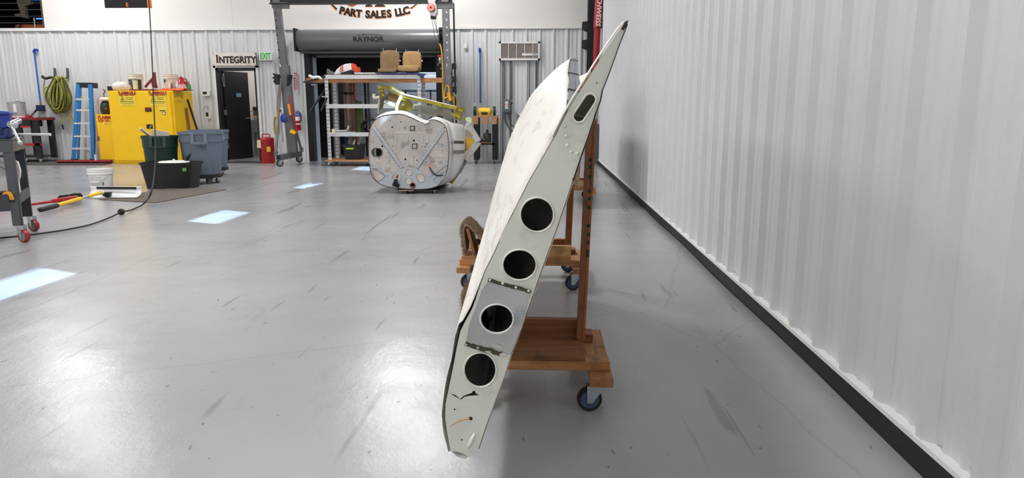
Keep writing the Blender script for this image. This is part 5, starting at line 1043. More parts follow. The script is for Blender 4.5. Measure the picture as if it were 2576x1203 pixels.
# sink and dispenser in the washroom
ws = YB+1.62; sx_ = at(640, 320, ws).x
t = thing('wash_basin', 'grey utility basin on a leg inside the washroom', 'sink', V((sx_, ws, 0)))
MB().loft([[V((sx_+x*s, ws+y*s, z)) for x, y in ((-.3, -.22), (.35, -.22), (.35, .25), (-.3, .25))] for s, z in ((.8, .62), (1, .9), (1.02, .92), (.92, .92), (.75, .68))], caps=True).build('basin', M('grey_basin', (150, 150, 150), .5), t); MB().cyl((sx_, ws, 0), (sx_, ws, .62), .035, n=10).build('drain', m_zinc, t); MB().cyl((sx_-.2, ws, 0), (sx_-.2, ws, .62), .02, n=8).build('leg', m_white, t)
MB().tube(arcpts([(sx_-.05, ws+.2, .92), (sx_-.05, ws+.18, 1.12), (sx_-.08, ws+.05, 1.15), (sx_-.12, ws-.02, 1.08)]), .014, 8).build('faucet', m_zinc, t, smooth='all'); MB().tube(arcpts([(sx_-.12, ws-.02, 1.08), (sx_+.05, ws-.1, 1.02), (sx_+.3, ws-.1, .95)]), .012, 6).build('yellow_hose', m_ycord, t, smooth='all')
dp = at(645, 275, ws+.2); t = thing('soap_dispenser', 'dark soap dispenser on the washroom wall', 'dispenser', V((dp.x, ws+.2, dp.z))); MB().box((dp.x-.07, ws+.16, dp.z-.16), (dp.x+.07, ws+.27, dp.z-.02)).build('reservoir', M('blue_grey_plastic', (70, 84, 100), .4), t, bev=.01); MB().box((dp.x-.08, ws+.15, dp.z-.02), (dp.x+.08, ws+.27, dp.z+.06)).build('head', m_black, t, bev=.01)
# floor mat in front of the doorway
m_ = fl(570, 408); tag(MB().box((at(575, 400, 15.7).x, 15.45, .0005), (at(668, 400, 15.7).x, 16.1, .012)).build('door_mat', M('charcoal_mat', (58, 56, 54), .9, bump=.4), None), 'thin charcoal mat on the floor in front of the dark doorway', 'mat')
# ================================================================== UPPER WALL: LETTERING, BANNER, MEZZANINE RAIL
UY = YB-.016
LG = thing('wall_logo', 'black and orange company lettering painted on the upper wall', 'wall lettering', at(938, 45, UY))
cxp = 941; Rr = 340; cyp = 40-Rr                              # letters sit on a shallow arc
def arc_text(body, mat, dx=0., dy=0., off=0.):
    n_ = len(body); a0, a1 = math.radians(15.0), math.radians(-15.0)
    wts = [.55 if c == ' ' else (.75 if c in 'IL' else 1.) for c in body]; tot = sum(wts); acc = 0
    for c, wt in zip(body, wts):
        a = a0+(a1-a0)*((acc+wt/2)/tot); acc += wt
        if c == ' ': continue
        org = at(cxp-math.sin(a)*Rr+dx, cyp+math.cos(a)*Rr-3+dy, UY-off); u = V((math.cos(a), 0, -math.sin(a))); v = V((math.sin(a), 0, math.cos(a)))
        text('letter', c, .215, org, mat, LG, u=u, v=v, ext=.001, bold=.011)
arc_text('PART SALES LLC', m_orink, 1.6, 1.2); arc_text('PART SALES LLC', m_ink, 0, 0, .003)
for pts, m_, off in ((((829, 8), (834, 8), (848, 21), (847, 26)), m_ink, .003), (((827, 8), (831, 8), (847, 24), (845, 27)), m_orink, 0.), (((1048, 8), (1052, 8), (1034, 22), (1031, 21)), m_ink, .003), (((1050, 8), (1054, 8), (1037, 23), (1033, 22)), m_orink, 0.)):
    MB().prism([at(x, y, UY-off) for x, y in pts], V((0, .001, 0))).build('arc_stroke', m_, LG)
# feet of the big letters above
for x0, x1, y1 in ((919, 937, 16.5), (943, 969, 16.5)):
    for m_, o_, d_ in ((m_orink, 0., 1.4), (m_ink, .003, 0)):
        MB().prism([at(x, y, UY-o_) for x, y in ((x0-1+d_, y1+d_), (x1+d_, y1+d_), (x1-2+d_, y1-4+d_), (x1-6+d_, y1-5), (x1-9+d_, -40), (x0+7+d_, -40), (x0+5+d_, y1-5), (x0+1+d_, y1-4+d_))], V((0, .001, 0))).build('letter_foot', m_, LG)
MB().tube(arcpts([at(868, 5, UY-.003), at(878, 11, UY-.003), at(888, 13, UY-.003), at(898, 8, UY-.003)]), .022, 6).build('letter_curve', m_orink, LG); MB().tube(arcpts([at(868, 2, UY-.01), at(878, 8, UY-.01), at(888, 10, UY-.01), at(898, 5, UY-.01)]), .03, 6).build('letter_curve', m_ink, LG)
MB().prism([at(x, y, UY-.003) for x, y in ((987, -30), (1006, -30), (1000, 9), (994, 13))], V((0, .001, 0))).build('letter_foot', m_orink, LG)
t = thing('hanging_banner', 'black hanging banner with orange edge and letter E at the top', 'banner', at(320, 22, 12.5))
BY = 12.5; a, b = at(264, 20, BY), at(371, 20, BY)
MB().box((a.x, BY, a.z), (b.x, BY+.02, a.z+1.2)).build('cloth', M('black_banner', (34, 33, 34), .7), t); MB().box((b.x, BY+.0, a.z+.005), (b.x+.03, BY+.10, a.z+1.2)).build('orange_edge', M('banner_orange', (236, 130, 50), .6), t)
text('banner_letter', 'E', .085, at(319.5, 12.5, BY-.004), m_orink, t, bold=.004, ext=.001); text('banner_letter', 'T', .085, at(319.5, -4, BY-.004), m_orink, t, bold=.004, ext=.001)
t = thing('mezzanine_rail', 'black cable railing across the upper left opening', 'railing', V((MZ-.5, YB+.1, 3.03)))
for z in [ZT+.02+.145*i for i in range(8)]: MB().cyl((XL, YB+.1, z), (MZ, YB+.1, z), .009, n=6).build('cable', M('rail_cable', (70, 70, 74), .4, .4) if z < ZT+.05 else bpy.data.materials['rail_cable'], t)
for x in (MZ-.10, MZ-.9*3): MB().box((x, YB+.07, ZT+.0), (x+.06, YB+.13, ZT+1.1)).build('post', M('bronze_post', (90, 84, 66), .4, .4) if x > MZ-1 else bpy.data.materials['bronze_post'], t)
def mp(x, y, Y=YB+1.2): return at(x/15.04, y/15.04, Y)
t = thing('kickboard', 'rust orange board low behind the mezzanine railing', 'board', mp(1100, 1100)); MB().prism([mp(580, 930), mp(1700, 930), mp(1720, 1240), mp(600, 1240)], V((0, .05, 0))).build('sheet', M('rust_orange_panel', (176, 84, 42), .6), t)
for a, b in (((620, 960), (700, 1100)), ((800, 940), (720, 1100))): MB().cyl(mp(*a, YB+1.15), mp(*b, YB+1.15), .02, n=6).build('brace', m_black, t)
t = thing('grey_column', 'grey wooden column leaning on the mezzanine behind the railing', 'column', mp(880, 700)); MB().prism([mp(x, y, YB+1.6) for x, y in ((600, -60), (1150, -60), (1150, 160), (930, 220), (975, 650), (830, 640), (690, 260))], V((0, .1, 0))).build('board', M('taupe_board', (116, 104, 92), .7), t); MB().prism([mp(x, y, YB+1.55) for x, y in ((540, 530), (740, 505), (840, 580), (980, 640), (1100, 680), (1080, 700), (750, 640), (560, 620))], V((0, .05, 0))).build('ledge', bpy.data.materials['taupe_board'], t)
t = thing('mezzanine_pipe', 'pale vertical pipe standing behind the mezzanine railing', 'pipe', mp(1330, 1200)); MB().cyl(mp(1290, 680), mp(1350, 1200), .022, n=8).build('tube', m_alu, t); MB().box(mp(1270, 700), mp(1330, 740)+V((0, .05, 0))).build('bracket', m_steel, t)
t = thing('blue_light_strip', 'glowing blue light strip on the mezzanine', 'light strip', mp(1500, 715)); MB().box(mp(1360, 735, YB+2), mp(1660, 690, YB+2.05)).build('strip', emis('blue_glow', (90, 150, 255), 1.2), t); MB().box(mp(1360, 760, YB+2), mp(1660, 735, YB+2.05)).build('channel', m_blue, t)
t = thing('blue_sign_board', 'deep blue lit board at the top of the upper left opening', 'sign', mp(1350, 20)); MB().box(mp(1090, 30, YB+2), mp(1580, -60, YB+2.05)).build('board', emis('blue_board', (40, 90, 220), .5), t); MB().box(mp(1080, 36, YB+2), mp(1590, 30, YB+2.05)).build('rim', m_black, t)
# ================================================================== YELLOW CABINETS
CY = 14.95; CDp = .86
cx0, cx1 = at(278, 320, CY).x, at(441, 320, CY).x; czt = at(350, 228, CY).z
K = thing('safety_cabinet', 'big yellow flammables cabinet with two doors and warning stickers', 'cabinet', V(((cx0+cx1)/2, CY+CDp/2, 0)))
MB().box((cx0, CY+.03, .05), (cx1, CY+CDp, czt)).build('body', m_yellow, K, bev=.006); MB().box((cx0+.01, CY+.06, 0), (cx1-.01, CY+CDp-.02, .05)).build('plinth', m_yellow, K)
xs_ = at(386.5, 300, CY).x; xd1 = cx1-.06
d1_ = MB().box((cx0+.03, CY, .09), (xs_-.003, CY+.03, czt-.025)).build('cabinet_door', m_yellow, K, bev=.004); d2_ = MB().box((xs_+.003, CY, .09), (xd1, CY+.03, czt-.025)).build('cabinet_door', m_yellow, K, bev=.004)
def sticker(x0, x1, y0, y1, par):
    o = slab('warning_sticker', x0, y0, x1, y1, CY-.004, .003, m_syel, par); xm = (x0+x1)/2; W = x1-x0
    text('flammable_lettering', 'FLAMMABLE', .088, at(xm-.5, y0+4.2, CY-.006), m_redink, par, sx=.83, bold=.003, ext=.001); text('keep_fire_away_lettering', 'KEEP FIRE AWAY', .066, at(xm-.3, y0+9.6, CY-.006), m_redink, par, sx=.70, bold=.002, ext=.001, shear=.15)
    a, b, c = at(x0+3.5, y0+22.5, CY-.006), at(x0+15.5, y0+22.5, CY-.006), at(x0+8.5, y0+13.5, CY-.006)
    MB().tube([a, b, c], .005, 4, closed=True).build('hazard_triangle', m_ink, par); MB().sphere(at(x0+9, y0+20, CY-.006), .014, 6, (1, .2, 1.3)).build('flame_mark', m_ink, par)
    for dy, w0, w1 in ((16.5, .40, .88), (20.5, .45, .85), (26, .08, .95), (30, .1, .93)): MB().box(at(x0+W*w0, y0+dy+.55, CY-.006), at(x0+W*w1, y0+dy-.55, CY-.004)).build('sticker_line', M('green_ink', (70, 90, 40), .6) if dy > 29 else m_ink, par)
    MB().box(at(x0+W*.2, y0+35, CY-.006), at(x0+W*.85, y0+34, CY-.004)).build('sticker_line', m_orink, par)
sticker(299, 340, 229.5, 267, d1_); sticker(376, 417.5, 229.5, 267, d2_)
slab('latch', 364.5, 270.5, 380.5, 281, CY-.012, .012, m_black, d1_, bev=.003); slab('red_latch_face', 366, 272, 379.5, 278, CY-.015, .004, m_dred, d1_); slab('lock_recess', 368.5, 313, 384, 324, CY-.008, .008, m_black, d1_, bev=.003); MB().bar(at(377, 322, CY-.02), at(381, 316, CY-.02), .02, .012).build('lock_lever', m_zinc, d1_)
slab('info_sticker', 400, 268, 419, 280.5, CY-.004, .003, m_syel, d2_); slab('info_bar', 402, 277.5, 416, 279.5, CY-.006, .003, m_ink, d2_)
c_ = at(412, 285.5, CY-.004); MB().cyl(c_, c_+V((0, .004, 0)), .037, n=20).build('round_sticker', m_dred, d2_); MB().cyl(c_-V((0, .002, 0)), c_, .026, n=20).build('round_sticker_face', m_white, d2_)
h_ = V((cx1+.002, CY+.62, 1.38)); MB().cyl(h_, h_+V((.012, 0, 0)), .035, n=14).build('vent_bung', m_ink, K)
SYc = 15.35
c0x, c1x = at(245, 340, SYc).x, at(300, 340, SYc).x; szt = at(260, 288, SYc).z
K2 = thing('small_safety_cabinet', 'smaller yellow flammables cabinet tucked behind the big one', 'cabinet', V(((c0x+c1x)/2, SYc+.3, 0)))
MB().box((c0x, SYc+.025, .0), (cx0-.01, SYc+.6, szt)).build('body', m_yellow, K2, bev=.005); dd = MB().box((c0x+.012, SYc, .08), (cx0-.02, SYc+.025, szt-.02)).build('cabinet_door', m_yellow, K2, bev=.003)
text('flammable_lettering', 'FLAMMABLE', .11, V((c0x+.05, SYc-.002, at(262, 296, SYc).z)), m_redink, dd, sx=.86, bold=.004, ext=.001, align='LEFT'); text('keep_fire_away_lettering', 'KEEP FIRE AWAY', .075, V((c0x+.055, SYc-.002, at(262, 304.5, SYc).z)), m_redink, dd, sx=.8, bold=.002, ext=.001, align='LEFT', shear=.12)
p = at(267, 312, SYc-.003); MB().box(p+V((-.07, 0, -.035)), p+V((.07, .003, .035))).build('info_sticker', m_syel, dd); MB().box(p+V((-.05, -.001, -.01)), p+V((.05, .0, .01))).build('info_bar', m_orink, dd)
p = at(248.5, 349, SYc-.004); MB().box(p+V((-.03, -.01, -.05)), p+V((.02, .004, .05))).build('lock_plate', m_steel, dd)
# things on top of the small cabinet and behind
p = V((at(268, 285, SYc+.2).x, SYc+.2, szt)); t = thing('garden_sprayer', 'dark pump sprayer with copper tube beside the big cabinet', 'sprayer', p)
MB().lathe([(.08, 0), (.11, .04), (.12, .14), (.10, .24), (.05, .3), (.0, .31)], p, 16).build('tank', M('dark_green_tank', (34, 44, 32), .5, var=.4, vs=20), t, smooth=True); MB().lathe([(.10, .30), (.12, .33), (.09, .37), (.02, .38)], p, 14).build('white_cap', M('cream_cap', (220, 214, 196), .5), t, smooth=True); MB().tube(arcpts([p+V((0, 0, .35)), p+V((-.02, 0, .44)), p+V((.02, 0, .52)), p+V((-.03, 0, .55))]), .012, 6).build('copper_tube', M('copper', (150, 84, 50), .4, .6), t, smooth='all'); MB().sphere(p+V((.05, -.08, .12)), .035, 8).build('red_valve', m_red, t)
# leaning sticks on the cabinet side
for a, b, lab, m_ in (((457, 272), (474, 345), 'thin brown stick leaning on the right side of the big yellow cabinet', m_woodz), ((473, 255), (502, 345), 'long black bar leaning on the right side of the big yellow cabinet', m_black)):
    p, q = at(*a, CY+.45), at(*b, CY+.5); d = (q-p).normalized(); q = q+d*((.01-q.z)/d.z) if d.z < 0 else q
    dx = cx1+.05-p.x; p.x += max(0, dx); tag(MB().bar(p, q, .035, .03).build('leaning_stick', m_, None), lab, 'stick')
# on top of the big cabinet
zk = czt
p = V((at(307, 226, CY+.3).x, CY+.3, zk)); t = thing('plastic_bag', 'crumpled clear plastic bag lying on the big yellow cabinet', 'bag', p)
mb = MB(); mb.sphere(p+V((0, 0, .08)), .2, 20, (1.08, .8, .60)); 
for v_ in mb.v: 
    if v_.z > zk+.01: v_ += V((random.uniform(-.02, .02), random.uniform(-.02, .02), random.uniform(-.02, .02)))
    v_.z = max(v_.z, zk+.002)
mb.build('bag_film', M('crinkled_film', (206, 202, 192), .18, var=.12, vs=25, bump=.6, bs=40), t, smooth='all'); MB().box(p+V((-.27, -.1, .0)), p+V((-.16, .1, .10))).build('dark_corner', m_black, t, bev=.01)
def pail(label, x, y0, y1, rtop, Y, mats, cat='bucket', zb_=None, lab2=None, grp=None):
    z0 = zk if zb_ is None else zb_; p = V((at(x, y1, Y).x, Y, z0)); hgt = at(x, y0, Y).z-z0; t = thing('plastic_pail', label, cat, p, grp)
    r = rtop; MB().lathe([(r*.84, 0), (r*.86, .01), (r*.96, hgt*.72), (r*1.03, hgt*.74), (r*1.03, hgt*.80), (r*.98, hgt*.81), (r*.98, hgt*.86), (r*1.03, hgt*.88), (r*1.03, hgt*.92), (r*.98, hgt*.93), (r*1.02, hgt*.97), (r*1.02, hgt), (r*.93, hgt), (r*.90, hgt*.8), (r*.8, .03)], p, 28).build('body', mats[0], t, smooth=True)
    return t, p, hgt, r
for x, lab, fullgreen in ((344, 'cream bucket with dark green label on the big yellow cabinet', True), (432, 'second cream bucket with small dark label on the big yellow cabinet', False)):
    t, p, hg, r = pail(lab, x, 187, 224, .15, CY+.45, [M('cream_bucket_%d' % x, (224, 216, 198), .5)], grp='cream buckets on the cabinet')
    ang = (-PI*.92, -PI*.08) if fullgreen else (-PI*.9, -PI*.62)
    pts = [ang[0]+(ang[1]-ang[0])*i/16 for i in range(17)]; z0, z1 = (.03, hg*.68) if fullgreen else (hg*.5, hg*.68)
    MB().loft([[p+V((math.cos(q)*r*(.866+.139*z/hg)*1.008, math.sin(q)*r*(.866+.139*z/hg)*1.008, z)) for q in pts] for z in (z0, z1)], closed=False).build('green_label', M('bottle_green', (50, 66, 58), .5), t)
    pts = [-PI*.5+(.75)*i/8 for i in range(9)]; MB().loft([[p+V((math.cos(q)*r*(.866+.139*z/hg)*1.02, math.sin(q)*r*(.866+.139*z/hg)*1.02, z)) for q in pts] for z in (.02, hg*.64)], closed=False).build('cream_label', M('label_cream', (226, 218, 188), .6), t)
    MB().tube(arcpts([p+V((-r*.9, -.06, hg*.75)), p+V((-r*.6, -r*.95, hg*.48)), p+V((r*.2, -r*1.1, hg*.66)), p+V((r*.8, -.08, hg*.76))]), .004, 5).build('handle', m_zinc, t)
p = V((at(385, 226, CY+.25).x, CY+.25, zk)); t = thing('jack_stand', 'dark red steel jack stand on the big yellow cabinet', 'jack stand', p)
def js(x, y): return at(270+x/6.684, 170+y/6.684, CY+.25)
MB().bar(js(785, 85), js(812, 345), .05, .05).build('post', m_dred, t, bev=.004); MB().bar(js(775, 170), js(635, 330), .045, .03).build('strut', m_dred, t, bev=.003); MB().bar(js(745, 210), js(775, 330), .035, .03).build('strut', m_dred, t, bev=.003); MB().bar(js(800, 200), js(832, 345), .035, .03).build('strut', m_dred, t, bev=.003)
MB().prism([V((js(460, 365).x, CY+.06, zk+.001)), V((js(890, 365).x, CY+.06, zk+.001)), V((js(780, 350).x, CY+.5, zk+.001)), V((js(560, 350).x, CY+.5, zk+.001))], V((0, 0, .03))).build('red_base', m_dred, t, bev=.004); MB().cyl(js(790, 85)-V((0, 0, .01)), js(790, 80), .032, n=10).build('saddle', m_dred, t)
p = V((at(425, 226, CY+.15).x, CY+.15, zk)); t = thing('orange_rag', 'bright orange rag draped on the big yellow cabinet', 'rag', p); rows = []
for i in range(12):
    x = at(404+5.4*i, 226, CY+.1).x; rows.append([V((x, CY+.03, zk+.008)), V((x, CY+.12, zk+.02+.03*abs(math.sin(i*1.3)))), V((x, CY+.25, zk+.03+.03*abs(math.sin(i*.9)))), V((x, CY+.36, zk+.012))])
MB().loft(rows, closed=False).build('cloth', m_orange, t, smooth='all', solid=.01); MB().loft([[V((at(470+i*3, 226, CY+.1).x, CY+.05+.08*j_, zk+.01+.01*((i+j_) % 2))) for j_ in range(4)] for i in range(3)], closed=False).build('cloth_tail', m_red, t, smooth='all', solid=.008)
p = V((at(457, 224, CY+.28).x, CY+.28, zk)); t = thing('red_jug', 'red and white jug on the big yellow cabinet', 'jug', p)
MB().lathe([(.10, 0), (.115, .02), (.115, .15), (.07, .22), (.04, .25), (.04, .29)], p, 18).build('body', m_red, t, smooth=True); MB().lathe([(.117, .04), (.117, .14)], p, 18, cap=False).build('white_label', M('red_white_label', (216, 180, 180), .5), t, smooth=True); MB().cyl(p+V((0, 0, .28)), p+V((0, 0, .32)), .03, n=10).build('cap', m_zinc, t); MB().tube(arcpts([p+V((.04, 0, .26)), p+V((.12, 0, .24)), p+V((.12, 0, .1))]), .015, 6).build('grip', m_red, t)
p = V((at(472, 224, CY+.3).x, CY+.35, zk)); t = thing('green_bottle', 'small green spray bottle right of the red jug', 'bottle', p); MB().lathe([(.045, 0), (.05, .02), (.05, .12), (.02, .17), (.02, .2)], p, 14).build('body', M('vivid_green', (40, 150, 70), .4), t, smooth=True); MB().bar(p+V((-.03, 0, .215)), p+V((.03, -.0, .2)), .03, .03, V((0, 1, 0))).build('trigger', m_white, t)
p = V((at(427, 224, CY+.12).x, CY+.13, zk+.03)); t = thing('white_tube', 'white squeeze bottles standing on the orange rag', 'bottle', p); 
for dx, m_ in ((0, m_white), (.05, M('brown_can', (110, 90, 70), .5))): MB().lathe([(.02, -.0), (.022, .01), (.022, .09), (.01, .12), (.01, .14)], p+V((dx, 0, 0)), 12).build('tube', m_, t, smooth=True)
p = V((at(446, 224, CY+.2).x, CY+.2, zk)); t = thing('silver_can', 'silver spout can left of the red jug', 'can', p); MB().lathe([(.04, 0), (.045, .01), (.045, .14), (.02, .19), (.012, .22)], p, 14).build('body', m_zinc, t, smooth=True); MB().cyl(p+V((0, 0, .2)), p+V((0, 0, .23)), .014, n=8).build('nozzle', m_white, t)
# ================================================================== LADDER, HOSE, AIR LINE, BENCH
LYf, LYr = 15.55, 15.95
LD = thing('step_ladder', 'blue fibreglass step ladder leaning folded by the ribbed wall', 'ladder', fl(210, 404))
def lp(x, y, f=0): return at(90+x/4.01, 120+y/4.01, LYf if not f else LYr)
zt_l = lp(480, 380).z
for a, b in (((428, 370), (372, 1110)), ((548, 370), (578, 1120))):
    p, q = lp(*a), lp(*b); q.z = .0; MB().bar(p, q, .085, .03).build('rail', m_lblue, LD, bev=.004)
for a, b in (((450, 375), (420, 1090)), ((562, 380), (598, 1090))):
    p, q = lp(*a, 1), lp(*b, 1); q.z = .0; MB().bar(p, q, .05, .03).build('rear_rail', m_lblue, LD, bev=.004)
MB().prism([lp(404, 352), lp(545, 352), lp(545, 408), lp(404, 400)], V((0, .3, 0))).build('top_cap', m_black, LD, bev=.012)
for y_, x0, x1 in ((497, 420, 540), (520, 410, 545), (630, 412, 545), (762, 392, 548), (893, 390, 553), (1017, 370, 558)):
    p, q = lp(x0, y_), lp(x1, y_); MB().box((p.x, LYf-.03+(.1 if y_ == 497 else 0), p.z-.022), (q.x, LYf+.05+(.1 if y_ == 497 else 0), p.z+.015)).build('step', M('step_aluminium', (214, 212, 204), .4, .3) if y_ == 497 else bpy.data.materials['step_aluminium'], LD, bev=.003)
for a, b in (((415, 1040), (365, 1100)), ((520, 1040), (560, 1080))): MB().bar(lp(*a), lp(*b), .03, .02).build('brace', m_alu, LD)
for x, y_ in ((385, 1110), (575, 1120)): p = lp(x, y_); MB().box(V((p.x-.06, LYf-.04, 0)), V((p.x+.05, LYf+.06, .08))).build('foot', m_black, LD, bev=.006)
t = thing('hose_hanger', 'black bracket arms with upright pegs holding the hose', 'hanger', at(140, 200, YW))
def hp_(x, y, Y=YW-.12): return at(90+x/4.01, 120+y/4.01, Y)
MB().tube(arcpts([hp_(65, 290, YW-.2), hp_(100, 310, YW-.2), hp_(150, 300, YW-.15), hp_(230, 305, YW-.1), hp_(310, 308, YW-.06)]), [.035]*8+[.03]*12+[.018]*13, 8).build('arm', m_black, t, smooth='all')
for x in (190, 318): MB().bar(hp_(x, 205, YW-.03), hp_(x+5, 310, YW-.03), .045, .03).build('peg', m_dsteel, t, bev=.004)
t = thing('air_hose', 'yellow green air hose coiled over the black wall bracket', 'hose', at(145, 250, YW-.1))
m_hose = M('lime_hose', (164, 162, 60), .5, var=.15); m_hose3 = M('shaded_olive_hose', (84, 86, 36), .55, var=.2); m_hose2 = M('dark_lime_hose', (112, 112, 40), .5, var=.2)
rs = random.Random(3)
for i in range(24):
    cx = 232+rs.uniform(-45, 45); hw = rs.uniform(40, 118); bot = rs.uniform(560, 665); top = rs.uniform(288, 305); pts = []
    for k_ in range(24):
        q = 2*PI*k_/24; e = math.sin(q); y = (top+bot)/2-(bot-top)/2*math.cos(q); wv = hw*(.30+.70*max(0., (y-top)/(bot-top))**.6); pts.append(hp_(cx+wv*e*1.0+6*math.sin(3*q+i), y, YW-.06-.009*i+.02*math.cos(q*2)))
    MB().tube(pts, .013, 6, closed=True).build('coil', (m_hose2, m_hose, m_hose3)[i % 3], t, smooth='all')
for pts in (((215, 560), (245, 650), (262, 720), (268, 775)), ((285, 620), (295, 690), (315, 740), (345, 710), (350, 640)), ((330, 560), (350, 660), (372, 730), (384, 770)), ((90, 325), (78, 400), (85, 480), (120, 570), (190, 620)), ((170, 390), (110, 400), (85, 430), (120, 460), (180, 420))): MB().tube(arcpts([hp_(x, y, YW-.12) for x, y in pts]), .012, 6).build('loose_end', m_hose, t, smooth='all')
MB().cyl(hp_(268, 775), hp_(278, 825), .018, n=8).build('nozzle', m_black, t)
t = thing('air_pipe', 'blue air line with regulator left of the coiled hose', 'pipe', at(100, 275, YW))
X_ = at(94, 195, YW-.05).x; MB().cyl((X_, YW-.05, at(85, 130, YW).z), (X_, YW-.05, at(102, 258, YW).z), .016, n=10).build('pipe', m_pipe, t, smooth=True)
p = V((X_, YW-.05, at(85, 129, YW).z)); MB().tube(arcpts([p-V((0, 0, .05)), p, p+V((.03, 0, .03)), p+V((.06, .04, .02))]), .03, 8).build('elbow', bpy.data.materials['blue_fitting'], t, smooth='all'); p = V((X_, YW-.05, at(102, 258, YW).z)); MB().cyl(p, p-V((0, 0, .06)), .022, n=8).build('brass_union', M('brass', (170, 120, 70), .4, .6), t); MB().box(p+V((-.07, -.08, -.2)), p+V((.08, .03, -.06))).build('regulator', m_navy, t, bev=.01); MB().cyl(p+V((-.02, -.06, -.12)), p+V((-.26, -.1, -.38)), .02, n=8).build('hose_tail', m_blackm, t); MB().cyl(p+V((-.12, -.08, -.22)), p+V((-.18, -.09, -.28)), .03, n=8).build('coupler', m_zinc, t)
BYk = 15.35
b0, b1 = at(-40, 350, BYk).x, at(99, 350, BYk).x; zbt = at(60, 296, BYk).z
t = thing('red_workbench', 'red topped workbench with black legs against the ribbed wall', 'workbench', V(((b0+b1)/2, BYk+.3, 0)))
MB().box((b0, BYk, zbt-.06), (b1, BYk+.6, zbt)).build('top', m_dred, t, bev=.004)
for x in (at(40, 350, BYk).x, b1-.14, b0):
    for yy in (BYk+.02, BYk+.5): MB().box((x, yy, .09), (x+.13, yy+.06, zbt-.06)).build('leg', m_black, t, bev=.003)
MB().box((b0, BYk+.02, at(60, 364, BYk).z-.025), (b1, BYk+.05, at(60, 364, BYk).z+.025)).build('red_rail', m_red, t); MB().box((b0, BYk+.05, .12), (b1-.05, BYk+.55, .15)).build('lower_shelf', m_black, t); MB().box((b0, BYk+.02, zbt-.2), (at(75, 310, BYk).x, BYk+.4, zbt-.06)).build('drawer', m_black, t, bev=.005); MB().box((at(50, 310, BYk).x, BYk+.0, zbt-.22), (at(73, 310, BYk).x, BYk+.02, zbt-.18)).build('red_pull', m_red, t)
for x in (b0+.1, at(52, 350, BYk).x, b1-.08): caster(t, (x, BYk+.06), r=.035, w_=.025, rotz=.4, plate_z=.09)
p = V((at(41, 292, BYk+.2).x, BYk+.25, zbt)); t = thing('clear_canister', 'clear plastic canister with thin tube on the red workbench', 'canister', p); hh = at(41, 258, BYk+.2).z-zbt
MB().lathe([(.17, .0), (.175, .01), (.175, hh), (.165, hh), (.165, .02)], p, 24).build('wall', clear('clear_acrylic', (222, 222, 224), .55, .1), t, smooth=True); MB().lathe([(.19, 0), (.19, .03), (.18, .035)], p, 24).build('base', M('pink_base', (214, 190, 188), .5), t); MB().cyl(p+V((0, 0, hh)), p+V((0, 0, hh+.015)), .18, n=24).build('lid', m_alu, t); MB().tube(arcpts([p+V((.05, -.1, hh+.02)), p+V((.2, -.1, hh+.0)), p+V((.26, -.12, hh-.2)), p+V((.31, -.15, .0))]), .007, 5).build('tube', m_dsteel, t); MB().box(p+V((.06, -.19, .12)), p+V((.12, -.17, .3))).build('white_tag', m_white, t)
p = V((at(65, 294, BYk).x, BYk+.1, zbt)); t = thing('red_clamp', 'small red clamp on the edge of the red workbench', 'clamp', p); MB().box(p+V((-.04, -.08, 0)), p+V((.05, .05, .05))).build('jaw', m_red, t, bev=.006); MB().cyl(p+V((.0, -.02, .05)), p+V((.0, -.02, .09)), .015, n=8).build('screw', m_steel, t)
tag(MB().prism([fl(60, 416, .0005), fl(262, 416, .0005), fl(300, 406, .0005), fl(250, 402.6, .0005), fl(60, 402.6, .0005)], V((0, 0, .012))).build('long_floor_mat', M('dark_mat', (72, 70, 66), .9, bump=.5), None), 'long dark grey mat on the floor along the left wall', 'mat')
# red dust mop
p = fl(178, 408); q = fl(288, 411); p.y = q.y = 15.2; p.z = q.z = .014; t = thing('dust_mop', 'wide red dust mop standing in front of the step ladder', 'mop', (p+q)/2)
rows = []
for i in range(25):
    c = p+(q-p)*i/24; r_ = .05+.015*math.sin(i*2.1); rows.append([c+V((0, r_*math.cos(a)*1.2, .035+.032*math.sin(a)+random.uniform(-.006, .006))) for a in [2*PI*k_/10 for k_ in range(10)]])
MB().loft(rows, caps=True).build('mop_head', M('red_yarn', (140, 40, 48), 1., var=.5, vs=40, bump=1., bs=90), t, smooth='all'); a = at(241, 400, 15.2); b = at(246, 248, 15.5)
MB().cyl(V((a.x, 15.2, .08)), b, .014, n=8).build('handle', M('salmon_wood', (190, 130, 100), .6), t, smooth=True); MB().cyl(V((a.x, 15.2, .06)), V((a.x, 15.2, .2)), .025, n=8).build('socket', m_white, t)
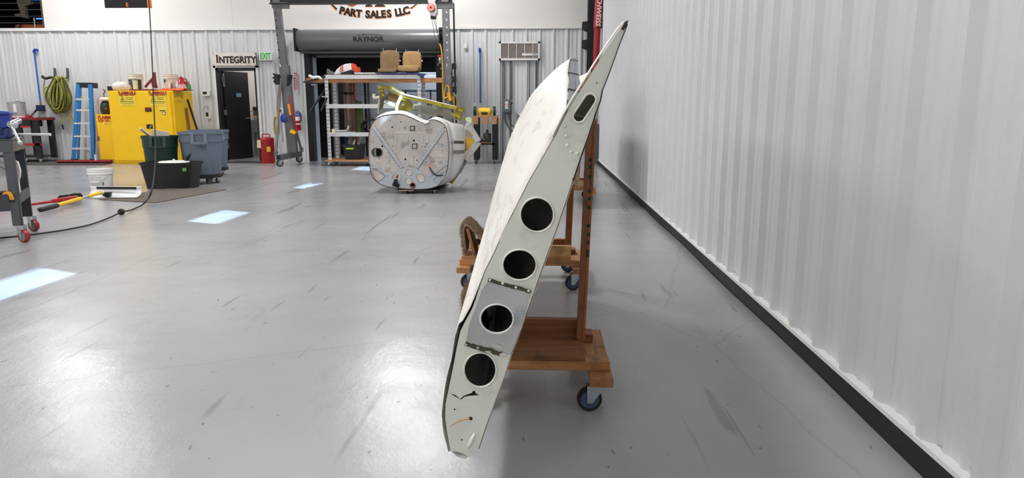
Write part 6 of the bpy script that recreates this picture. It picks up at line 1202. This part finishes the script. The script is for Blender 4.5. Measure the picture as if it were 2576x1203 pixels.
# ================================================================== BINS, TUB, PAIL, SHOVEL, BROOM, MATS
def trash_can(label, px, Y, y0, y1, r, mat, wheels=True, rz=0., dolly_col=None):
    c = V((at(px, y1, Y).x, Y, 0)); zb_ = .14 if wheels else 0.; H_ = at(px, y0, Y).z
    t = thing('trash_can', label, 'trash can', c, 'round plastic trash cans')
    N = 48; rows = []
    for f, g in ((0, .80), (.02, .82), (.55, .90), (.76, .935), (.765, .97), (.94, .985), (.945, 1.03), (1., 1.03), (1., .965), (.9, .93), (.3, .84)):
        row = []
        for i in range(N):
            a = 2*PI*i/N; rib = 0.
            if .02 < f < .77: rib = .018*max(0, math.cos(6*(a-rz)))**6*(1-.2)
            row.append(c+V((math.cos(a)*r*(g+rib), math.sin(a)*r*(g+rib), zb_+(H_-zb_)*f)))
        rows.append(row)
    MB().loft(rows, caps=True).build('body', mat, t, smooth=True)
    for s in (0, 1):
        a = rz+PI*s; d = V((math.cos(a), math.sin(a), 0)); n_ = V((-math.sin(a), math.cos(a), 0)); zz = zb_+(H_-zb_)
        for w_ in (-.095, .095): MB().bar(c+d*r*1.0+n_*w_+V((0, 0, zz*.985)), c+d*(r*.985+.035)+n_*w_*1.0+V((0, 0, zz-.17)), .05, .035, n_).build('handle_bracket', mat, t, bev=.006)
        MB().bar(c+d*(r*.985+.04)-n_*.12+V((0, 0, zz-.175)), c+d*(r*.985+.04)+n_*.12+V((0, 0, zz-.175)), .04, .035, V((0, 0, 1))).build('handle', mat, t, bev=.008)
    if wheels:
        MB().lathe([(r*.6, .09), (r*.87, .10), (r*.87, .15), (r*.82, .16)], c, 32).build('dolly_ring', m_black, t, smooth=True)
        for i in range(5):
            a = rz+.5+2*PI*i/5; caster(t, (c.x+math.cos(a)*r*.62, c.y+math.sin(a)*r*.62), r=.038, w_=.025, rotz=i*1.1, plate_z=.092, wheel=m_dsteel, hub=m_steel)
    return t, c, H_
FR = -1.2
trash_can('front grey trash can on a wheeled dolly beside the black tub', 514, 11.2, 331, 462, .335, m_gcan, rz=FR)
trash_can('rear grey trash can with blue liner half hidden by the front one', 532, 12.55, 327, 440, .345, M('grey_blue_plastic_dark', (96, 110, 132), .5, var=.08), rz=-.7)
t, gc_, gh = trash_can('dark green trash can behind the black tub, filled with boards', 412, 11.0, 341, 460, .265, m_dgreen, wheels=False, rz=FR)
tag(MB().prism([at(x, y, 11.0) for x, y in ((381, 326), (420, 332), (423, 348), (381, 345))], V((0, .05, 0))).build('cardboard_panel', M('grey_cardboard', (190, 182, 172), .8), None), 'pale cardboard panel standing in the dark green trash can', 'cardboard')
tag(MB().bar(at(353, 323, 10.85), at(378, 343, 11.0), .05, .02).build('plank_offcut', M('pale_strip', (222, 216, 202), .6), None), 'pale strip leaning out of the dark green trash can', 'offcut')
# black tub
TYf = 10.3; ta, tb_ = fl(362, 476), fl(472, 474)
t = thing('mixing_tub', 'low black plastic tub with a green sticker on the floor', 'tub', V(((ta.x+tb_.x)/2, TYf+.3, 0)))
xa, xb = ta.x, at(473, 470, TYf).x; zt_ = at(420, 415, TYf).z+.03; dp_ = .42
rows = []
for z, o_ in ((0, 0), (.02, -.005), (zt_-.03, -.065), (zt_-.03, -.085), (zt_, -.085), (zt_, -.055), (.04, .02)):
    r_ = []
    for i in range(40):
        a = 2*PI*i/40; cx = math.copysign(abs(math.cos(a))**.35, math.cos(a)); cz = math.copysign(abs(math.sin(a))**.35, math.sin(a)); r_.append(V(((xa+xb)/2+((xb-xa)/2-o_)*cx, TYf+dp_/2+(dp_/2-o_*.5)*cz, z)))
    rows.append(r_)
MB().loft(rows, caps=True).build('tub_body', M('black_tub', (20, 20, 21), .5, var=.2), t, smooth=True)
p = at(464, 427, TYf-.06); MB().prism([p+V((-.03, 0, -.03)), p+V((.03, 0, -.022)), p+V((.033, -.005, .032)), p+V((-.028, -.005, .024))], V((0, -.004, 0))).build('green_sticker', M('sticker_green', (92, 160, 70), .6), t)
p = V(((xa+xb)/2+.02, TYf+.25, zt_-.02)); t = thing('frisbee_disc', 'white round disc resting inside the black tub', 'disc', p); MB().lathe([(.22, 0), (.23, .015), (.2, .03), (.02, .04)], p, 28).build('disc', m_white, t, smooth=True); MB().sphere(p+V((0, 0, .045)), .02, 8).build('knob', m_white, t)
p = V((xb-.15, TYf+.3, zt_-.06)); t = thing('hand_tool', 'dark handled tool sticking up from the black tub', 'tool', p); MB().tube([p+V((-.03, 0, .02)), p+V((.02, 0, .11)), p+V((.07, 0, .17)), p+V((.09, 0, .18))], [.02, .03, .012, .008], 8).build('handle', m_black, t, smooth='all'); MB().bar(p+V((-.03, 0, .03)), p+V((-.1, 0, -.02)), .03, .01).build('blade', m_steel, t)
# white pail on the floor
wp = fl(256, 477); wp.y += .12
t, p, hg, r = pail('white plastic pail with printed label standing on the open floor', 256, 424.5, 470, .172, wp.y, [M('white_pail', (236, 236, 234), .45, var=.02)], zb_=0.)
for a0, a1, z0, z1, m_, nm in ((-2.1, -1.0, .06, .19, M('pale_print', (206, 206, 206), .6), 'printed_label'), (-.92, -.78, .06, .11, m_steel, 'bar_code'), (-2.75, -2.5, .19, .215, M('amber_print', (190, 140, 50), .6), 'amber_mark')):
    pts = [a0+(a1-a0)*i/8 for i in range(9)]; MB().loft([[p+V((math.cos(q)*r*(.866+.139*z/hg)*1.008, math.sin(q)*r*(.866+.139*z/hg)*1.008, z)) for q in pts] for z in (z0, z1)], closed=False).build(nm, m_, t)
MB().tube(arcpts([p+V((-r*.93, -.06, hg*.62)), p+V((-r*.6, -r*.9, hg*.42)), p+V((0, -r*1.08, hg*.36)), p+V((r*.6, -r*.9, hg*.44)), p+V((r*.93, -.06, hg*.62))]), .004, 5).build('bail', m_zinc, t); MB().box(p+V((-.06, -r*1.1-.005, hg*.34)), p+V((.06, -r*1.0, hg*.40))).build('grip', m_white, t, bev=.006)
# brown floor mat
tag(MB().prism([fl(x, y, .0005) for x, y in ((249, 503), (392, 511), (570, 478), (440, 473))], V((0, 0, .010))).build('brown_floor_mat', M('brown_mat', (104, 94, 86), .95, var=.1, vs=30, bump=.5, bs=200), None), 'thin brown mat lying askew on the floor in front of the tub', 'mat')
# snow pusher
sp = thing('snow_pusher', 'white curved snow pusher with yellow shaft lying on the floor', 'snow shovel', fl(280, 497))
pa, pb_ = fl(212, 497, .02), fl(342, 497, .02); ux = (pb_-pa).normalized(); rows = []
for i in range(13):
    c = pa+(pb_-pa)*i/12; rows.append([c+V((0, .16*math.sin(a), .095*(1-math.cos(a)))) for a in [PI*.62*k_/9 for k_ in range(10)]])
MB().loft(rows, closed=False).build('blade', M('white_blade', (240, 240, 240), .35, var=.02), sp, smooth='all', solid=.008)
ms = (pa+pb_)/2; MB().bar(ms+V((-.25, .12, .115)), ms+V((.3, .12, .115)), .035, .02, V((0, 0, 1))).build('socket_bar', m_black, sp, bev=.006); MB().prism([at(x, y, ms.y-.02) for x, y in ((254, 484), (276, 484), (274, 497), (266, 497), (257, 492))], V((0, .06, 0))).build('socket', m_black, sp, bev=.006)
s0, s1 = at(257, 484, ms.y-.06), fl(118, 524, .05); k_ = (s1-s0)
MB().cyl(s0, s0+k_*.28, .022, n=10).build('yellow_shaft', m_tyel, sp, smooth=True); MB().cyl(s0+k_*.26, s0+k_*.44, .014, n=10).build('steel_shaft', m_zinc, sp, smooth=True); MB().cyl(s0+k_*.42, s0+k_*.86, .024, n=10).build('yellow_shaft', m_tyel, sp, smooth=True); MB().cyl(s0, s0+k_*.03, .03, n=10).build('white_ferrule', m_white, sp)
MB().tube(arcpts([s0+k_*.84, s0+k_*.92+V((0, -.07, 0)), s0+k_*1.05+V((0, -.06, 0)), s0+k_*1.05+V((0, .06, 0)), s0+k_*.92+V((0, .07, 0)), s0+k_*.84]), .028, 8).build('d_grip', m_black, sp, smooth='all')
# red push broom
t = thing('floor_broom', 'red floor broom with dark bristles lying beside the snow pusher', 'broom', fl(165, 505))
a, b = fl(-40, 531, .03), fl(140, 506, .05); MB().cyl(a, b, .016, n=8).build('handle', m_red, t, smooth=True)
MB().bar(b+V((-.05, 0, 0)), fl(196, 497, .08), .10, .05, V((0, 1, 0))).build('head', m_red, t, bev=.012)
rows = []
for i in range(10):
    c = fl(150+5.2*i, 503-.8*i, .06); rows.append([c+V((0, .07*math.cos(q)+.02, .055*math.sin(q)+random.uniform(-.006, .006))) for q in [2*PI*j_/10 for j_ in range(10)]])
MB().loft(rows, caps=True).build('bristles', M('dark_bristle', (40, 34, 34), .9, var=.4, vs=60, bump=1., bs=120), t, smooth='all')
# ================================================================== VISE CART AT THE LEFT
VC = thing('vise_cart', 'grey steel rolling bench with red casters at the left edge', 'cart', fl(0, 580))
m_cart = M('cart_grey', (86, 88, 92), .5, .2, var=.12, dirt=(120, 112, 100), dirt_amt=.36, ds=8); m_cart2 = M('cart_slate', (62, 66, 72), .5, .2, var=.1)
cp_ = fl(57, 567, .155); CROT = math.radians(30)
VC.location = V((cp_.x, cp_.y, 0)); YA = cp_.y; XRc = cp_.x; YB2 = YA+.62; XLc = XRc-1.15; lw2 = .075
ztop = at(29, 354, YA).z; zsh = at(48, 488, YA).z
def crot(x, y, z): return Matrix.Rotation(CROT, 3, 'Z') @ V((x-cp_.x, y-cp_.y, 0))+V((cp_.x, cp_.y, z))
for x, y, m_ in ((XRc-lw2, YA, m_cart), (XRc-lw2, YB2, m_cart2), (XLc, YA, m_cart), (XLc, YB2, m_cart2)):
    r_ = x > XLc+.1; MB().box((x, y, .155), (x+lw2, y+.012, ztop-.02)).box((x+lw2-.012 if r_ else x, y, .155), (x+lw2 if r_ else x+.012, y+.075, ztop-.02)).build('leg', m_, VC, bev=.002)
MB().box((XLc, YA-.01, ztop-.10), (XRc, YA+.012, ztop)).build('apron', m_cart, VC); MB().box((XRc-.012, YA, ztop-.10), (XRc+.005, YB2+.08, ztop)).build('apron', M('worn_apron', (112, 106, 96), .5, .2, var=.2), VC)
MB().box((XLc, YA-.012, ztop), (XRc+.008, YB2+.09, ztop+.012)).build('top', m_cart2, VC, bev=.003)
MB().box((XLc, YA, zsh-.03), (XRc-.015, YB2+.06, zsh-.01)).build('shelf', m_cart2, VC); MB().box((XLc, YA-.005, zsh-.15), (XRc-lw2, YA+.012, zsh)).build('shelf_rail', m_cart2, VC); MB().box((XRc-.012, YA+.012, zsh-.09), (XRc+.004, YB2, zsh)).build('shelf_rail', m_cart, VC)
m_redw = M('red_polyurethane', (150, 40, 40), .45)
for x, y in ((XRc-.0, YA+.0), (XRc-.0, YB2+.04), (XLc+.05, YA+.03), (XLc+.05, YB2+.05)): caster(VC, (x, y), r=.058, w_=.045, rotz=-.35-CROT+PI, plate_z=.155, wheel=m_redw, hub=M('grey_hub', (130, 132, 134), .5))
VC.rotation_euler = (0, 0, CROT)
# bench vise
vz = ztop+.012; vx = at(-5, 320, YA+.15).x; t = thing('bench_vise', 'big blue bench vise bolted on the grey cart', 'vise', V((vx, YA+.1, vz)))
def vp(x, y, Y=YA+.12): return at(x/6.68, 240+y/6.68, Y)
EX = V((-math.sin(CROT), math.cos(CROT), 0))
MB().prism([vp(x, y) for x, y in ((-260, 300), (150, 300), (160, 520), (120, 545), (100, 560), (-260, 560))], EX*.2).build('body', m_blue, t, bev=.02)
MB().prism([vp(x, y, YA+.10) for x, y in ((-260, 275), (140, 275), (165, 300), (158, 322), (-260, 330))], EX*.22).build('jaw', m_blue, t, bev=.012); MB().cyl(vp(10, 278, YA+.2), vp(10, 252, YA+.2), .06, n=16).build('cap', m_blue, t)
MB().prism([vp(x, y) for x, y in ((-200, 555), (40, 555), (55, 690), (80, 715), (-220, 715))], EX*.16).build('pedestal', M('dark_blue', (26, 44, 110), .5), t, bev=.01)
vb = vp(165, 715); MB().prism([V((p.x, p.y, vz)) for p in (vb-EX*.02, vb+EX*.26, vb+EX*.26+V((-.62, -.34, 0)), vb-EX*.02+V((-.62, -.34, 0)))], V((0, 0, .03))).build('base', M('vise_base_blue', (26, 46, 116), .45), t, bev=.006); MB().prism([vp(x, y, YA+.08) for x, y in ((90, 560), (160, 540), (165, 710), (100, 710))], EX*.18).build('rear_foot', bpy.data.materials['dark_blue'], t, bev=.008)
sc_ = vp(190, 470, YA+.04); MB().cyl(sc_+V((-.02, .12, .02)), sc_+V((.02, -.04, -.01)), .028, n=14).build('screw_hub', m_zinc, t, smooth=True); MB().sphere(vp(235, 495, YA), .036, 12).build('handle_ball', m_zinc, t, smooth='all'); MB().cyl(vp(185, 490, YA-.02), vp(335, 795, YA-.06), .011, n=10).build('handle', m_zinc, t, smooth=True); MB().sphere(vp(335, 800, YA-.06), .022, 10).build('handle_ball', m_zinc, t, smooth='all')
t = thing('white_rod', 'white rod lying across the grey cart and sticking out right', 'rod', V((at(60, 342, YA+.3).x, YA+.35, vz+.03))); a, b = V((at(28, 342, YA+.35).x, YA+.35, vz+.03)), V((at(122, 342, YA+.35).x, YA+.35, vz+.03)); MB().cyl(a, b, .012, n=12).build('tube', m_white, t, smooth=True); MB().cyl(b, b+V((.02, 0, 0)), .014, n=12).build('end_cap', m_white, t)
tag(MB().prism([crot(XRc-x, YA+y, vz+.0005) for x, y in ((.05, .06), (.5, .06), (.5, .5), (.05, .5))], V((0, 0, .004))).build('black_sheet', m_black, None), 'black sheet lying on the grey cart top beside the vise', 'sheet')
# crate and odds on the cart shelf
x0_, x1_ = cp_.x-.95, at(24, 450, YA+.16).x; zt_ = at(10, 408, YA+.2).z
t = thing('white_carton', 'tall white carton with torn flap on the lower cart shelf', 'box', V(((x0_+x1_)/2, YA+.3, zsh-.01)))
MB().prism([V((x1_, YA+.16, zsh-.008)), V((x1_, YA+.16, zsh-.008))+EX*.34, V((x1_, YA+.16, zsh-.008))+EX*.34+V((-.52, -.26, 0)), V((x1_, YA+.16, zsh-.008))+V((-.52, -.26, 0))], V((0, 0, zt_-zsh+.008))).build('carton', M('dusty_white', (222, 222, 222), .6, dirt=(170, 168, 164), dirt_amt=.38), t, bev=.006); MB().prism([at(x, y, YA+.10) for x, y in ((35, 404), (43, 407), (50, 430), (49, 445), (45, 455), (50, 490), (46, 497), (40, 470))], V((0, .02, 0))).build('torn_flap', M('cream_flap', (224, 220, 208), .8), t); MB().tube([at(0, 420, YA+.1), at(10, 424, YA+.1), at(21, 434, YA+.1)], .003, 5).build('wire', m_dsteel, t)
t = thing('yellow_strap', 'bent yellow strap hanging over the cart shelf edge', 'strap', at(20, 490, YA-.01)); MB().tube(arcpts([at(-10, 500, YA-.03), at(4, 498, YA-.03), at(12, 489, YA-.03), at(22, 486, YA-.03), at(28, 494, YA-.03), at(31, 506, YA-.03)]), .018, 8).build('webbing', M('amber_webbing', (222, 156, 36), .5), t, smooth='all'); MB().cyl(at(30.5, 503, YA-.03), at(31.5, 508, YA-.03), .021, n=8).build('tip', m_black, t)
tag(MB().prism([crot(XRc-x, YA+y, zsh-.009) for x, y in ((.03, .08), (.26, .06), (.26, .6), (.03, .55))], V((0, 0, .02))).build('black_tray', m_black, None), 'flat black tray on the lower cart shelf', 'tray')
# ================================================================== HANGING BLACK CORD WITH STOP BALL
t = thing('drop_cord', 'black cord dropping from above and trailing over the floor with a stop ball', 'cord', fl(305, 533))
ball = fl(305, 533, .04)
CYd = 9.0
pts = [at(370, -60, CYd), at(377, 40, CYd), at(382, 140, CYd-.1), at(386, 240, CYd-.2), at(390, 330, CYd-.3), at(391, 400, CYd-.45), at(387, 450, CYd-.6), at(378, 490, CYd-.75), fl(362, 512, .03), fl(345, 522, .018), fl(325, 530, .02), ball, fl(290, 541, .02), fl(262, 553, .015), fl(220, 567, .015), fl(160, 579, .015), fl(90, 589, .015), fl(0, 599, .015), fl(-60, 604, .015)]
P_ = arcpts(pts, 5)
MB().tube(P_, [.007 if i < 22 else (.011 if i < 36 else .009) for i in range(len(P_))], 8).build('cable', M('black_cable', (34, 32, 31), .5), t, smooth='all'); MB().sphere(ball, .038, 16).build('stop_ball', m_rubber, t, smooth='all')
